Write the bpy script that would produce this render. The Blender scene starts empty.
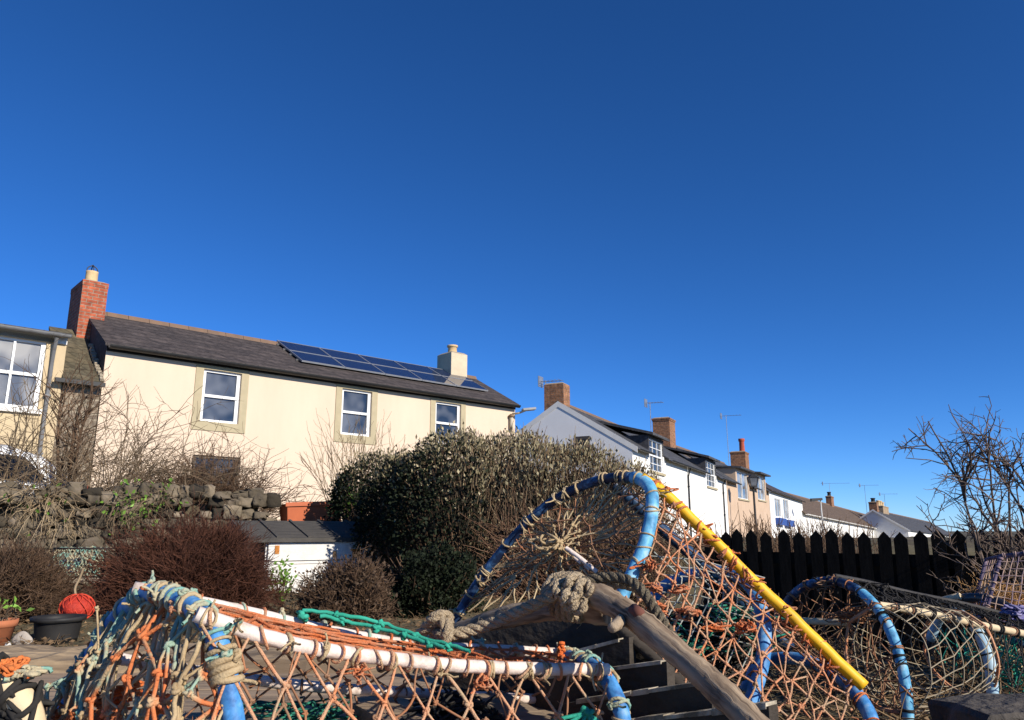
import bpy, math, random
import numpy as np
from mathutils import Vector, Matrix

SC = bpy.context.scene
COL = SC.collection
rnd = random.Random(7)
rng = np.random.default_rng(11)

# ------------------------------------------------------------------ camera
F = 760.0
PITCH = math.atan(170.0 / F)
CP, SP = math.cos(PITCH), math.sin(PITCH)
EYE = 1.0

def ray(px, py):
    dx = (px - 512.0) / F
    dy = (360.0 - py) / F
    return np.array([dx, CP - dy * SP, dy * CP + SP])

def P(px, py, Y):
    """world point at forward distance Y seen along the pixel's direction"""
    d = ray(px, py)
    k = Y / d[1]
    return np.array([d[0] * k, Y, d[2] * k + EYE])

def proj(p):
    x, y, z = p[0], p[1], p[2] - EYE
    dep = y * CP + z * SP
    up = -y * SP + z * CP
    return 512 + F * x / dep, 360 - F * up / dep

cam = bpy.data.cameras.new('camera')
cam.sensor_width = 36.0
cam.lens = 36.0 * F / 1024.0
cam.clip_start = 0.05
cam.clip_end = 6000
camo = bpy.data.objects.new('camera', cam)
COL.objects.link(camo)
camo.location = (0, 0, EYE)
camo.rotation_euler = (math.pi / 2 + PITCH, 0, 0)
SC.camera = camo

# ------------------------------------------------------------------ light
SUN_AZ = np.array([0.75, -0.66]); SUN_AZ = SUN_AZ / np.linalg.norm(SUN_AZ)
SUN_EL = math.radians(27)
sd = Vector((SUN_AZ[0] * math.cos(SUN_EL), SUN_AZ[1] * math.cos(SUN_EL), math.sin(SUN_EL)))
sl = bpy.data.lights.new('sun', 'SUN')
sl.energy = 5.0
sl.angle = math.radians(0.5)
sl.color = (1.0, 0.93, 0.82)
so = bpy.data.objects.new('sun', sl)
COL.objects.link(so)
so.rotation_euler = sd.to_track_quat('Z', 'Y').to_euler()
so.location = (10, -5, 12)

W = bpy.data.worlds.new('World'); SC.world = W
W.use_nodes = True
wn = W.node_tree.nodes; wl = W.node_tree.links
bg = wn['Background']
sky = wn.new('ShaderNodeTexSky')
sky.sky_type = 'NISHITA'
sky.sun_disc = False
sky.sun_elevation = SUN_EL
sky.sun_rotation = math.atan2(SUN_AZ[0], SUN_AZ[1])
sky.altitude = 0
sky.air_density = 0.6
sky.dust_density = 0.0
sky.ozone_density = 8.0
hs = wn.new('ShaderNodeHueSaturation')
hs.inputs['Saturation'].default_value = 1.09
hs.inputs['Value'].default_value = 1.0
gm = wn.new('ShaderNodeGamma'); gm.inputs[1].default_value = 1.05
wl.new(sky.outputs[0], gm.inputs[0])
wl.new(gm.outputs[0], hs.inputs['Color'])
tint = wn.new('ShaderNodeVectorMath'); tint.operation = 'MULTIPLY'; tint.inputs[1].default_value = (.95, .98, 1.05)
wl.new(hs.outputs[0], tint.inputs[0])
wl.new(tint.outputs[0], bg.inputs[0])
bg.inputs[1].default_value = 0.113

SC.view_settings.view_transform = 'Standard'
SC.view_settings.look = 'None'
SC.view_settings.gamma = 1
SC.view_settings.exposure = 0.3
SC.view_settings.use_curve_mapping = False
SC.render.engine = 'CYCLES'
SC.cycles.max_bounces = 6

# ------------------------------------------------------------------ materials
_mats = {}
def _nt(name):
    m = bpy.data.materials.new(name); m.use_nodes = True
    nt = m.node_tree
    return m, nt, nt.nodes['Principled BSDF']

def mat(name, c, c2=None, rough=0.8, scale=6.0, detail=5.0, bump=0.0, bscale=None, spec=0.3, island=0.0,
        c3=None, lo=0.35, hi=0.65, stretch=None, trans=0.0, metal=0.0):
    """noise mixed colours + optional bump + optional per-island variation"""
    if name in _mats: return _mats[name]
    m, nt, b = _nt(name)
    N, L = nt.nodes, nt.links
    b.inputs['Roughness'].default_value = rough
    b.inputs['Specular IOR Level'].default_value = spec
    b.inputs['Metallic'].default_value = metal
    tc = N.new('ShaderNodeTexCoord')
    mp = N.new('ShaderNodeMapping')
    L.new(tc.outputs['Object'], mp.inputs[0])
    if stretch: mp.inputs['Scale'].default_value = stretch
    no = N.new('ShaderNodeTexNoise')
    no.inputs['Scale'].default_value = scale; no.inputs['Detail'].default_value = detail
    no.inputs['Roughness'].default_value = 0.62
    L.new(mp.outputs[0], no.inputs['Vector'])
    rp = N.new('ShaderNodeValToRGB')
    rp.color_ramp.elements[0].position = lo; rp.color_ramp.elements[1].position = hi
    rp.color_ramp.elements[0].color = (*c, 1)
    rp.color_ramp.elements[1].color = (*(c2 or tuple(x * 0.8 for x in c)), 1)
    if c3:
        e = rp.color_ramp.elements.new(0.5 * (lo + hi)); e.color = (*c3, 1)
    L.new(no.outputs[0], rp.inputs[0])
    out = rp.outputs[0]
    if island:
        ge = N.new('ShaderNodeNewGeometry')
        mr = N.new('ShaderNodeMapRange')
        mr.inputs[3].default_value = 1 - island; mr.inputs[4].default_value = 1 + island
        L.new(ge.outputs['Random Per Island'], mr.inputs[0])
        mx = N.new('ShaderNodeVectorMath'); mx.operation = 'SCALE'
        L.new(out, mx.inputs[0]); L.new(mr.outputs[0], mx.inputs['Scale'])
        out = mx.outputs[0]
    L.new(out, b.inputs['Base Color'])
    if bump:
        nb = N.new('ShaderNodeTexNoise'); nb.inputs['Scale'].default_value = bscale or scale * 4
        nb.inputs['Detail'].default_value = 6
        L.new(mp.outputs[0], nb.inputs['Vector'])
        bp = N.new('ShaderNodeBump'); bp.inputs['Strength'].default_value = bump
        bp.inputs['Distance'].default_value = 0.02
        L.new(nb.outputs[0], bp.inputs['Height']); L.new(bp.outputs[0], b.inputs['Normal'])
    if trans:
        b.inputs['Transmission Weight'].default_value = trans
    _mats[name] = m
    return m

def brickmat(name, c1, c2, mortar, bw=0.225, bh=0.075, ms=0.008, rough=0.85, bump=0.5, wave=0.0, dark=None):
    if name in _mats: return _mats[name]
    m, nt, b = _nt(name)
    N, L = nt.nodes, nt.links
    b.inputs['Roughness'].default_value = rough
    b.inputs['Specular IOR Level'].default_value = 0.25
    tc = N.new('ShaderNodeTexCoord'); sp = N.new('ShaderNodeSeparateXYZ')
    L.new(tc.outputs['Object'], sp.inputs[0])
    ad = N.new('ShaderNodeMath'); L.new(sp.outputs[0], ad.inputs[0]); L.new(sp.outputs[1], ad.inputs[1])
    cb = N.new('ShaderNodeCombineXYZ'); L.new(ad.outputs[0], cb.inputs[0]); L.new(sp.outputs[2], cb.inputs[1])
    vec = cb.outputs[0]
    if wave:
        nn = N.new('ShaderNodeTexNoise'); nn.inputs['Scale'].default_value = 5
        L.new(vec, nn.inputs['Vector'])
        vs = N.new('ShaderNodeVectorMath'); vs.operation = 'SCALE'; vs.inputs['Scale'].default_value = wave
        L.new(nn.outputs['Color'], vs.inputs[0])
        va = N.new('ShaderNodeVectorMath'); L.new(vec, va.inputs[0]); L.new(vs.outputs[0], va.inputs[1]); vec = va.outputs[0]
    br = N.new('ShaderNodeTexBrick')
    br.inputs['Scale'].default_value = 1.0
    br.inputs['Brick Width'].default_value = bw; br.inputs['Row Height'].default_value = bh
    br.inputs['Mortar Size'].default_value = ms; br.inputs['Bias'].default_value = -0.1
    br.inputs['Color1'].default_value = (*c1, 1); br.inputs['Color2'].default_value = (*c2, 1)
    br.inputs['Mortar'].default_value = (*mortar, 1)
    L.new(vec, br.inputs['Vector'])
    no = N.new('ShaderNodeTexNoise'); no.inputs['Scale'].default_value = 9; no.inputs['Detail'].default_value = 6
    L.new(tc.outputs['Object'], no.inputs['Vector'])
    mr = N.new('ShaderNodeMapRange'); mr.inputs[1].default_value = 0.3; mr.inputs[2].default_value = 0.7
    mr.inputs[3].default_value = 0.6; mr.inputs[4].default_value = 1.25
    L.new(no.outputs[0], mr.inputs[0])
    mx = N.new('ShaderNodeVectorMath'); mx.operation = 'SCALE'
    L.new(br.outputs['Color'], mx.inputs[0]); L.new(mr.outputs[0], mx.inputs['Scale'])
    L.new(mx.outputs[0], b.inputs['Base Color'])
    bp = N.new('ShaderNodeBump'); bp.inputs['Strength'].default_value = bump; bp.inputs['Distance'].default_value = 0.01
    iv = N.new('ShaderNodeMath'); iv.operation = 'SUBTRACT'; iv.inputs[0].default_value = 1.0
    L.new(br.outputs['Fac'], iv.inputs[1])
    a2 = N.new('ShaderNodeMath'); L.new(iv.outputs[0], a2.inputs[0]); L.new(no.outputs[0], a2.inputs[1])
    L.new(a2.outputs[0], bp.inputs['Height']); L.new(bp.outputs[0], b.inputs['Normal'])
    _mats[name] = m
    return m

# ------------------------------------------------------------------ object helpers
def mesh_obj(name, me, m, parent=None, smooth=False):
    if m is not None:
        for mm in (m if isinstance(m, (list, tuple)) else [m]): me.materials.append(mm)
    o = bpy.data.objects.new(name, me); COL.objects.link(o)
    if parent is not None: o.parent = parent
    if smooth:
        me.polygons.foreach_set('use_smooth', np.ones(len(me.polygons), dtype=bool))
    return o

def tag(o, label, cat, group=None):
    o['label'] = label; o['category'] = cat
    if group: o['group'] = group
    return o

def thing(name, label, cat, loc=(0, 0, 0), rz=0.0, group=None):
    o = bpy.data.objects.new(name, None); COL.objects.link(o)
    o.location = [float(v) for v in loc]; o.rotation_euler = (0, 0, rz)
    o.empty_display_size = 0.1
    return tag(o, label, cat, group)

def np_mesh(name, V, Q=None, T=None):
    """fast mesh from arrays of quads and triangles"""
    me = bpy.data.meshes.new(name)
    V = np.asarray(V, dtype=np.float32).reshape(-1, 3)
    nq = 0 if Q is None else len(Q); ntr = 0 if T is None else len(T)
    me.vertices.add(len(V)); me.vertices.foreach_set('co', V.ravel())
    idx = []; st = []; s = 0
    if nq:
        idx.append(np.asarray(Q, dtype=np.int32).ravel()); st.append(np.arange(nq, dtype=np.int32) * 4); s = nq * 4
    if ntr:
        idx.append(np.asarray(T, dtype=np.int32).ravel()); st.append(np.arange(ntr, dtype=np.int32) * 3 + s)
    idx = np.concatenate(idx); st = np.concatenate(st)
    me.loops.add(len(idx)); me.loops.foreach_set('vertex_index', idx)
    me.polygons.add(len(st)); me.polygons.foreach_set('loop_start', st)
    me.update(calc_edges=True); me.validate()
    return me

class MB:
    """collects shapes, builds ONE mesh object"""
    def __init__(self): self.v = []; self.f = []; self.mi = []
    def add(self, V, Fc, mi=0):
        n = len(self.v)
        self.v.extend([tuple(map(float, p)) for p in V])
        self.f.extend([tuple(i + n for i in f) for f in Fc])
        self.mi.extend([mi] * len(Fc))
        return self
    def box(self, x0, y0, z0, x1, y1, z1, mi=0):
        V = [(x0, y0, z0), (x1, y0, z0), (x1, y1, z0), (x0, y1, z0), (x0, y0, z1), (x1, y0, z1), (x1, y1, z1), (x0, y1, z1)]
        return self.add(V, [(3, 2, 1, 0), (4, 5, 6, 7), (0, 1, 5, 4), (1, 2, 6, 5), (2, 3, 7, 6), (3, 0, 4, 7)], mi)
    def hexa(self, V, mi=0):
        """eight corners, bottom four then top four, counter-clockwise"""
        return self.add(V, [(3, 2, 1, 0), (4, 5, 6, 7), (0, 1, 5, 4), (1, 2, 6, 5), (2, 3, 7, 6), (3, 0, 4, 7)], mi)
    def obox(self, c, ax, ay, az, hx, hy, hz, mi=0):
        c, ax, ay, az = [np.asarray(q, float) for q in (c, ax, ay, az)]
        V = [c + sx * hx * ax + sy * hy * ay + sz * hz * az for sz in (-1, 1) for sx, sy in ((-1, -1), (1, -1), (1, 1), (-1, 1))]
        return self.hexa(V, mi)
    def quad(self, a, b, c, d, mi=0): return self.add([a, b, c, d], [(0, 1, 2, 3)], mi)
    def tube(self, pts, r, sides=8, cap=True, mi=0):
        V, Fc = tube_geo(pts, r, sides, cap)
        return self.add(V, Fc, mi)
    def lathe(self, prof, c=(0, 0, 0), n=24, mi=0, sx=1.0):
        V = []; Fc = []
        for (r, z) in prof:
            for k in range(n):
                a = 2 * math.pi * k / n
                V.append((c[0] + r * math.cos(a) * sx, c[1] + r * math.sin(a), c[2] + z))
        for j in range(len(prof) - 1):
            for k in range(n):
                a, b = j * n + k, j * n + (k + 1) % n
                Fc.append((a, b, b + n, a + n))
        return self.add(V, Fc, mi)
    def shear(self, L, dz):
        self.v = [(x, y, z + dz * x / L) for x, y, z in self.v]; return self
    def build(self, name, m, parent=None, smooth=False, bevel=0.0):
        me = bpy.data.meshes.new(name)
        me.from_pydata(self.v, [], self.f)
        me.polygons.foreach_set('material_index', self.mi)
        me.update()
        o = mesh_obj(name, me, m, parent, smooth)
        if bevel:
            b = o.modifiers.new('bevel', 'BEVEL'); b.width = bevel; b.segments = 2; b.limit_method = 'ANGLE'
        return o

def frames(pts):
    pts = np.asarray(pts, float)
    t = np.gradient(pts, axis=0)
    t /= np.linalg.norm(t, axis=1)[:, None] + 1e-12
    ref = np.array([0, 0, 1.0]) if abs(t[0][2]) < 0.9 else np.array([1.0, 0, 0])
    n = np.cross(t[0], ref); n /= np.linalg.norm(n)
    ns = [n]
    for i in range(1, len(pts)):
        n = n - t[i] * np.dot(n, t[i]); n /= np.linalg.norm(n) + 1e-12
        ns.append(n)
    ns = np.array(ns)
    return t, ns, np.cross(t, ns)

def tube_geo(pts, r, sides=8, cap=True):
    pts = np.asarray(pts, float)
    K = len(pts)
    r = np.full(K, r) if np.isscalar(r) else np.asarray(r, float)
    t, n, b = frames(pts)
    a = np.arange(sides) * 2 * math.pi / sides
    ring = n[:, None, :] * np.cos(a)[None, :, None] + b[:, None, :] * np.sin(a)[None, :, None]
    V = (pts[:, None, :] + ring * r[:, None, None]).reshape(-1, 3)
    Fc = []
    for j in range(K - 1):
        for k in range(sides):
            p, q = j * sides + k, j * sides + (k + 1) % sides
            Fc.append((p, q, q + sides, p + sides))
    if cap:
        Fc.append(tuple(range(sides - 1, -1, -1)))
        Fc.append(tuple((K - 1) * sides + k for k in range(sides)))
    return [tuple(v) for v in V], Fc

def spline(ctrl, n=40):
    """Catmull-Rom through 3D control points, resampled evenly by parameter"""
    c = np.asarray(ctrl, float)
    if len(c) == 2: return c[0] + (c[1] - c[0]) * np.linspace(0, 1, n)[:, None]
    c = np.vstack([2 * c[0] - c[1], c, 2 * c[-1] - c[-2]])
    seg = len(c) - 3
    d = np.linalg.norm(np.diff(c[1:-1], axis=0), axis=1); cum = np.concatenate([[0], np.cumsum(d)])
    out = []
    for s in np.linspace(0, cum[-1], n):
        i = min(int(np.searchsorted(cum, s, 'right')) - 1, seg - 1)
        u = (s - cum[i]) / d[i]
        p0, p1, p2, p3 = c[i:i + 4]
        out.append(0.5 * (2 * p1 + (p2 - p0) * u + (2 * p0 - 5 * p1 + 4 * p2 - p3) * u * u + (3 * p1 - p0 - 3 * p2 + p3) * u ** 3))
    return np.array(out)

def PX(*ctrl, n=40): return spline([P(*c) for c in ctrl], n)

def batch_tubes(pts, rad, sides=3):
    """pts (N,K,3), rad (N,K) or (K,) -> V, Q"""
    pts = np.asarray(pts, float); Nn, K, _ = pts.shape
    rad = np.broadcast_to(np.asarray(rad, float), (Nn, K))
    t = np.gradient(pts, axis=1); t /= np.linalg.norm(t, axis=2)[..., None] + 1e-9
    mt = pts[:, -1] - pts[:, 0]; mt /= np.linalg.norm(mt, axis=1)[:, None] + 1e-9
    ref = np.where(np.abs(mt[:, 2:3]) < 0.8, np.array([[0, 0, 1.0]]), np.array([[1.0, 0, 0]]))
    n = np.cross(t, ref[:, None, :]); n /= np.linalg.norm(n, axis=2)[..., None] + 1e-9
    b = np.cross(t, n)
    a = np.arange(sides) * 2 * math.pi / sides
    ring = n[:, :, None, :] * np.cos(a)[None, None, :, None] + b[:, :, None, :] * np.sin(a)[None, None, :, None]
    V = (pts[:, :, None, :] + ring * rad[:, :, None, None]).reshape(-1, 3)
    i = np.arange(Nn)[:, None, None] * K * sides; j = np.arange(K - 1)[None, :, None] * sides; k = np.arange(sides)[None, None, :]
    k2 = (k + 1) % sides
    Q = np.stack([i + j + k, i + j + k2, i + j + sides + k2, i + j + sides + k], axis=-1).reshape(-1, 4)
    return V, Q

def batch_leaves(c, d, w, l, up=None):
    """rhombic folded leaves: centres c (N,3), long axis d (N,3), half width w (N,), length l (N,)"""
    N = len(c)
    d = d / (np.linalg.norm(d, axis=1)[:, None] + 1e-9)
    r = rng.normal(size=(N, 3)) if up is None else up
    s = np.cross(d, r); s /= np.linalg.norm(s, axis=1)[:, None] + 1e-9
    nn = np.cross(s, d)
    w = np.broadcast_to(w, (N,))[:, None]; l = np.broadcast_to(l, (N,))[:, None]
    p0 = c; p1 = c + d * l * 0.5 + s * w - nn * w * 0.35; p2 = c + d * l; p3 = c + d * l * 0.5 - s * w - nn * w * 0.35
    V = np.stack([p0, p1, p2, p3], 1).reshape(-1, 3)
    i = np.arange(N)[:, None] * 4
    T = np.concatenate([i + np.array([[0, 1, 2]]), i + np.array([[0, 2, 3]])])
    return V, T

_oct = None
def blob_template():
    global _oct
    if _oct is None:
        V = [(1, 0, 0), (-1, 0, 0), (0, 1, 0), (0, -1, 0), (0, 0, 1), (0, 0, -1)]
        T = [(0, 2, 4), (2, 1, 4), (1, 3, 4), (3, 0, 4), (2, 0, 5), (1, 2, 5), (3, 1, 5), (0, 3, 5)]
        V = [np.array(v, float) for v in V]; cache = {}
        T2 = []
        def mid(a, b):
            k = (min(a, b), max(a, b))
            if k not in cache:
                m = V[a] + V[b]; m /= np.linalg.norm(m); V.append(m); cache[k] = len(V) - 1
            return cache[k]
        for a, b, c in T:
            x, y, z = mid(a, b), mid(b, c), mid(c, a)
            T2 += [(a, x, z), (x, b, y), (z, y, c), (x, y, z)]
        _oct = (np.array(V), np.array(T2))
    return _oct

def batch_blobs(c, r, jit=0.25):
    tv, tt = blob_template()
    c = np.asarray(c, float); N = len(c); r = np.broadcast_to(np.asarray(r, float), (N,))
    s = 1 + jit * rng.normal(size=(N, len(tv), 1))
    st = 1 + 0.3 * rng.normal(size=(N, 1, 3))
    V = (c[:, None, :] + tv[None] * s * st * r[:, None, None]).reshape(-1, 3)
    T = (tt[None] + (np.arange(N) * len(tv))[:, None, None]).reshape(-1, 3)
    return V, T

class NB:
    """collects numpy pieces into one mesh"""
    def __init__(self): self.V = []; self.Q = []; self.T = []; self.n = 0
    def add(self, V, Q=None, T=None):
        V = np.asarray(V, float).reshape(-1, 3)
        self.V.append(V)
        if Q is not None and len(Q): self.Q.append(np.asarray(Q) + self.n)
        if T is not None and len(T): self.T.append(np.asarray(T) + self.n)
        self.n += len(V); return self
    def tubes(self, pts, rad, sides=3): V, Q = batch_tubes(pts, rad, sides); return self.add(V, Q)
    def blobs(self, c, r, jit=0.25): V, T = batch_blobs(c, r, jit); return self.add(V, T=T)
    def tube(self, pts, r, sides=8):
        V, Fc = tube_geo(pts, r, sides, False); return self.add(V, Fc)
    def knots(self, c, r, tight=1.0):
        """small overhand knots of twine radius r at the points c"""
        c = np.asarray(c, float).reshape(-1, 3); N = len(c); r = np.broadcast_to(np.asarray(r, float), (N,))[:, None, None]
        t = np.linspace(0, 2 * np.pi, 19)
        k = np.stack([np.sin(t) + 2 * np.sin(2 * t), np.cos(t) - 2 * np.cos(2 * t), -1.1 * np.sin(3 * t)], 1) / 3
        q = np.linalg.qr(rng.normal(size=(N, 3, 3)))[0]
        pts = c[:, None, :] + np.einsum('nij,kj->nki', q, k) * (1 + .15 * rng.normal(size=(N, 19, 1))) * r * 1.75 * tight
        return self.tubes(pts, r[:, :, 0] * .82, 6)
    def build(self, name, m, parent=None, smooth=True, origin=None):
        V = np.concatenate(self.V)
        if origin is not None: V = V - np.asarray(origin)
        me = np_mesh(name, V, np.concatenate(self.Q) if self.Q else None, np.concatenate(self.T) if self.T else None)
        return mesh_obj(name, me, m, parent, smooth)

# ------------------------------------------------------------------ terrain height
WALL_A = np.array([-7.9, 8.4]); WALL_B = np.array([-1.6, 11.6])
_wd = (WALL_B - WALL_A) / np.linalg.norm(WALL_B - WALL_A); _wnrm = np.array([-_wd[1], _wd[0]])
def sstep(a, b, x):
    t = np.clip((x - a) / (b - a), 0, 1); return t * t * (3 - 2 * t)
def gz(x, y):
    x = np.asarray(x, float); y = np.asarray(y, float)
    bed = 0.33 * sstep(2.9, 4.4, y)
    right = sstep(0.6, 2.4, x)
    z = bed * (1 - right) + right * (-0.2 * sstep(3.0, 5.5, y))
    mound = sstep(.18, .75, x) * sstep(.7, 1.3, y) * (1 - sstep(3.3, 4.8, y))
    z = z + .42 * mound
    d = (x - WALL_A[0]) * _wnrm[0] + (y - WALL_A[1]) * _wnrm[1]
    ter = np.maximum(sstep(0.0, 0.25, d), sstep(11.2, 13.5, y - 0.35 * np.clip(x, -20, 0)))
    ter = ter * (1 - sstep(0.5, 3.0, x) * (1 - sstep(9, 15, y)))
    z = z * (1 - ter) + 0.8 * ter
    z = z - 0.4 * sstep(20, 30, y) - 1.9 * sstep(48, 68, y) - 1.6 * sstep(70, 130, y)
    z = z + 0.02 * np.sin(x * 2.1 + y * 1.3) * np.cos(y * 1.7 - x * .6) * np.clip(y / 4, 0, 1)
    return z
# ------------------------------------------------------------------ ground
def axis(lo, hi, fine_lo, fine_hi, step):
    a = list(np.arange(fine_lo, fine_hi + 1e-6, step))
    s = step; x = fine_hi
    while x < hi: s *= 1.35; x += s; a.append(x)
    s = step; x = fine_lo
    while x > lo: s *= 1.35; x -= s; a.insert(0, x)
    return np.array(a)
gx = axis(-1800, 1800, -12, 12, 0.2); gy = axis(-60, 2500, -2, 20, 0.2)
XX, YY = np.meshgrid(gx, gy)
ZZ = gz(XX, YY) + 0.012 * rng.normal(size=XX.shape)
nxg, nyg = len(gx), len(gy)
ii = (np.arange(nyg - 1)[:, None] * nxg + np.arange(nxg - 1)[None, :]).ravel()
ground_m = mat('ground_earth', (.075, .055, .035), (.14, .115, .065), rough=.95, scale=1.6, detail=9, bump=.7, bscale=22, c3=(.10, .085, .045))
g = mesh_obj('ground', np_mesh('ground', np.stack([XX, YY, ZZ], -1).reshape(-1, 3), np.stack([ii, ii + 1, ii + 1 + nxg, ii + nxg], 1)), ground_m, smooth=True)
g['kind'] = 'structure'

# ------------------------------------------------------------------ house materials
cream = mat('cream_render', (.68, .54, .405), (.60, .47, .345), rough=.9, scale=.8, detail=10, stretch=(1.6, 1.6, .5), bump=.12, bscale=40, lo=.3, hi=.75)
surr = mat('painted_stone_surround', (.44, .37, .235), (.39, .33, .21), rough=.85, scale=5, bump=.1, bscale=60)
whitewash = mat('white_render', (.80, .78, .73), (.73, .71, .66), rough=.9, scale=1.3, detail=7, bump=.12, bscale=30, lo=.3, hi=.75)
pinkish = mat('buff_render', (.56, .41, .29), (.50, .36, .25), rough=.9, scale=1.4, detail=7, bump=.1, bscale=30)
slate = brickmat('slate_roof', (.060, .050, .047), (.10, .080, .072), (.025, .021, .02), bw=.32, bh=.12, ms=.006, rough=.75, bump=.6)
slate_brown = brickmat('brown_tile_roof', (.12, .085, .06), (.16, .11, .075), (.06, .045, .035), bw=.3, bh=.16, ms=.008, rough=.85, bump=.6)
slate_grey = brickmat('grey_slate_roof', (.06, .06, .066), (.10, .10, .105), (.03, .03, .032), bw=.32, bh=.12, ms=.006, rough=.8, bump=.6)
gable_dark = brickmat('slate_hung_gable', (.06, .058, .062), (.075, .072, .076), (.04, .038, .04), bw=.35, bh=.2, ms=.004, rough=.8, bump=.2)
red_brick = brickmat('red_brick', (.42, .105, .05), (.30, .075, .04), (.30, .22, .16), rough=.9, bump=.7)
old_brick = brickmat('weathered_brick', (.36, .16, .075), (.22, .105, .06), (.27, .20, .14), rough=.95, bump=.8, wave=.03)
rubble = brickmat('rubble_stone', (.26, .20, .14), (.17, .135, .10), (.30, .25, .18), bw=.26, bh=.14, ms=.02, rough=.95, bump=1.0, wave=.14)
pvc = mat('white_window_frame', (.80, .80, .78), (.76, .76, .75), rough=.4, scale=3)
black_plastic = mat('black_gutter', (.012, .012, .013), (.02, .02, .02), rough=.45, scale=4)
grey_gutter = mat('grey_gutter', (.20, .20, .20), (.14, .14, .14), rough=.5, scale=4)
fascia_w = mat('white_fascia', (.75, .72, .66), (.68, .65, .6), rough=.6, scale=4)
terracotta = mat('terracotta', (.46, .16, .07), (.38, .13, .06), rough=.85, scale=7, bump=.1)
buffpot = mat('buff_chimney_pot', (.62, .45, .24), (.52, .36, .19), rough=.85, scale=8, bump=.1)
alu = mat('aerial_metal', (.45, .45, .46), (.3, .3, .3), rough=.4, metal=.7)
ironm = mat('dark_iron', (.018, .018, .02), (.03, .03, .03), rough=.55)
mortar_m = mat('lime_mortar', (.40, .34, .25), (.30, .25, .18), rough=.95, scale=10, bump=.4)

def glassmat(name, c, c2):
    m = mat(name, c, c2, rough=.03, scale=1.2, detail=2, spec=.6, lo=.4, hi=.6)
    return m
glass_blue = glassmat('window_glass', (.02, .03, .05), (.13, .14, .16))
glass_pale = glassmat('window_glass_net_curtain', (.34, .33, .31), (.10, .11, .13))
glass_dark = glassmat('window_glass_dark_room', (.02, .024, .03), (.05, .055, .06))

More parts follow.
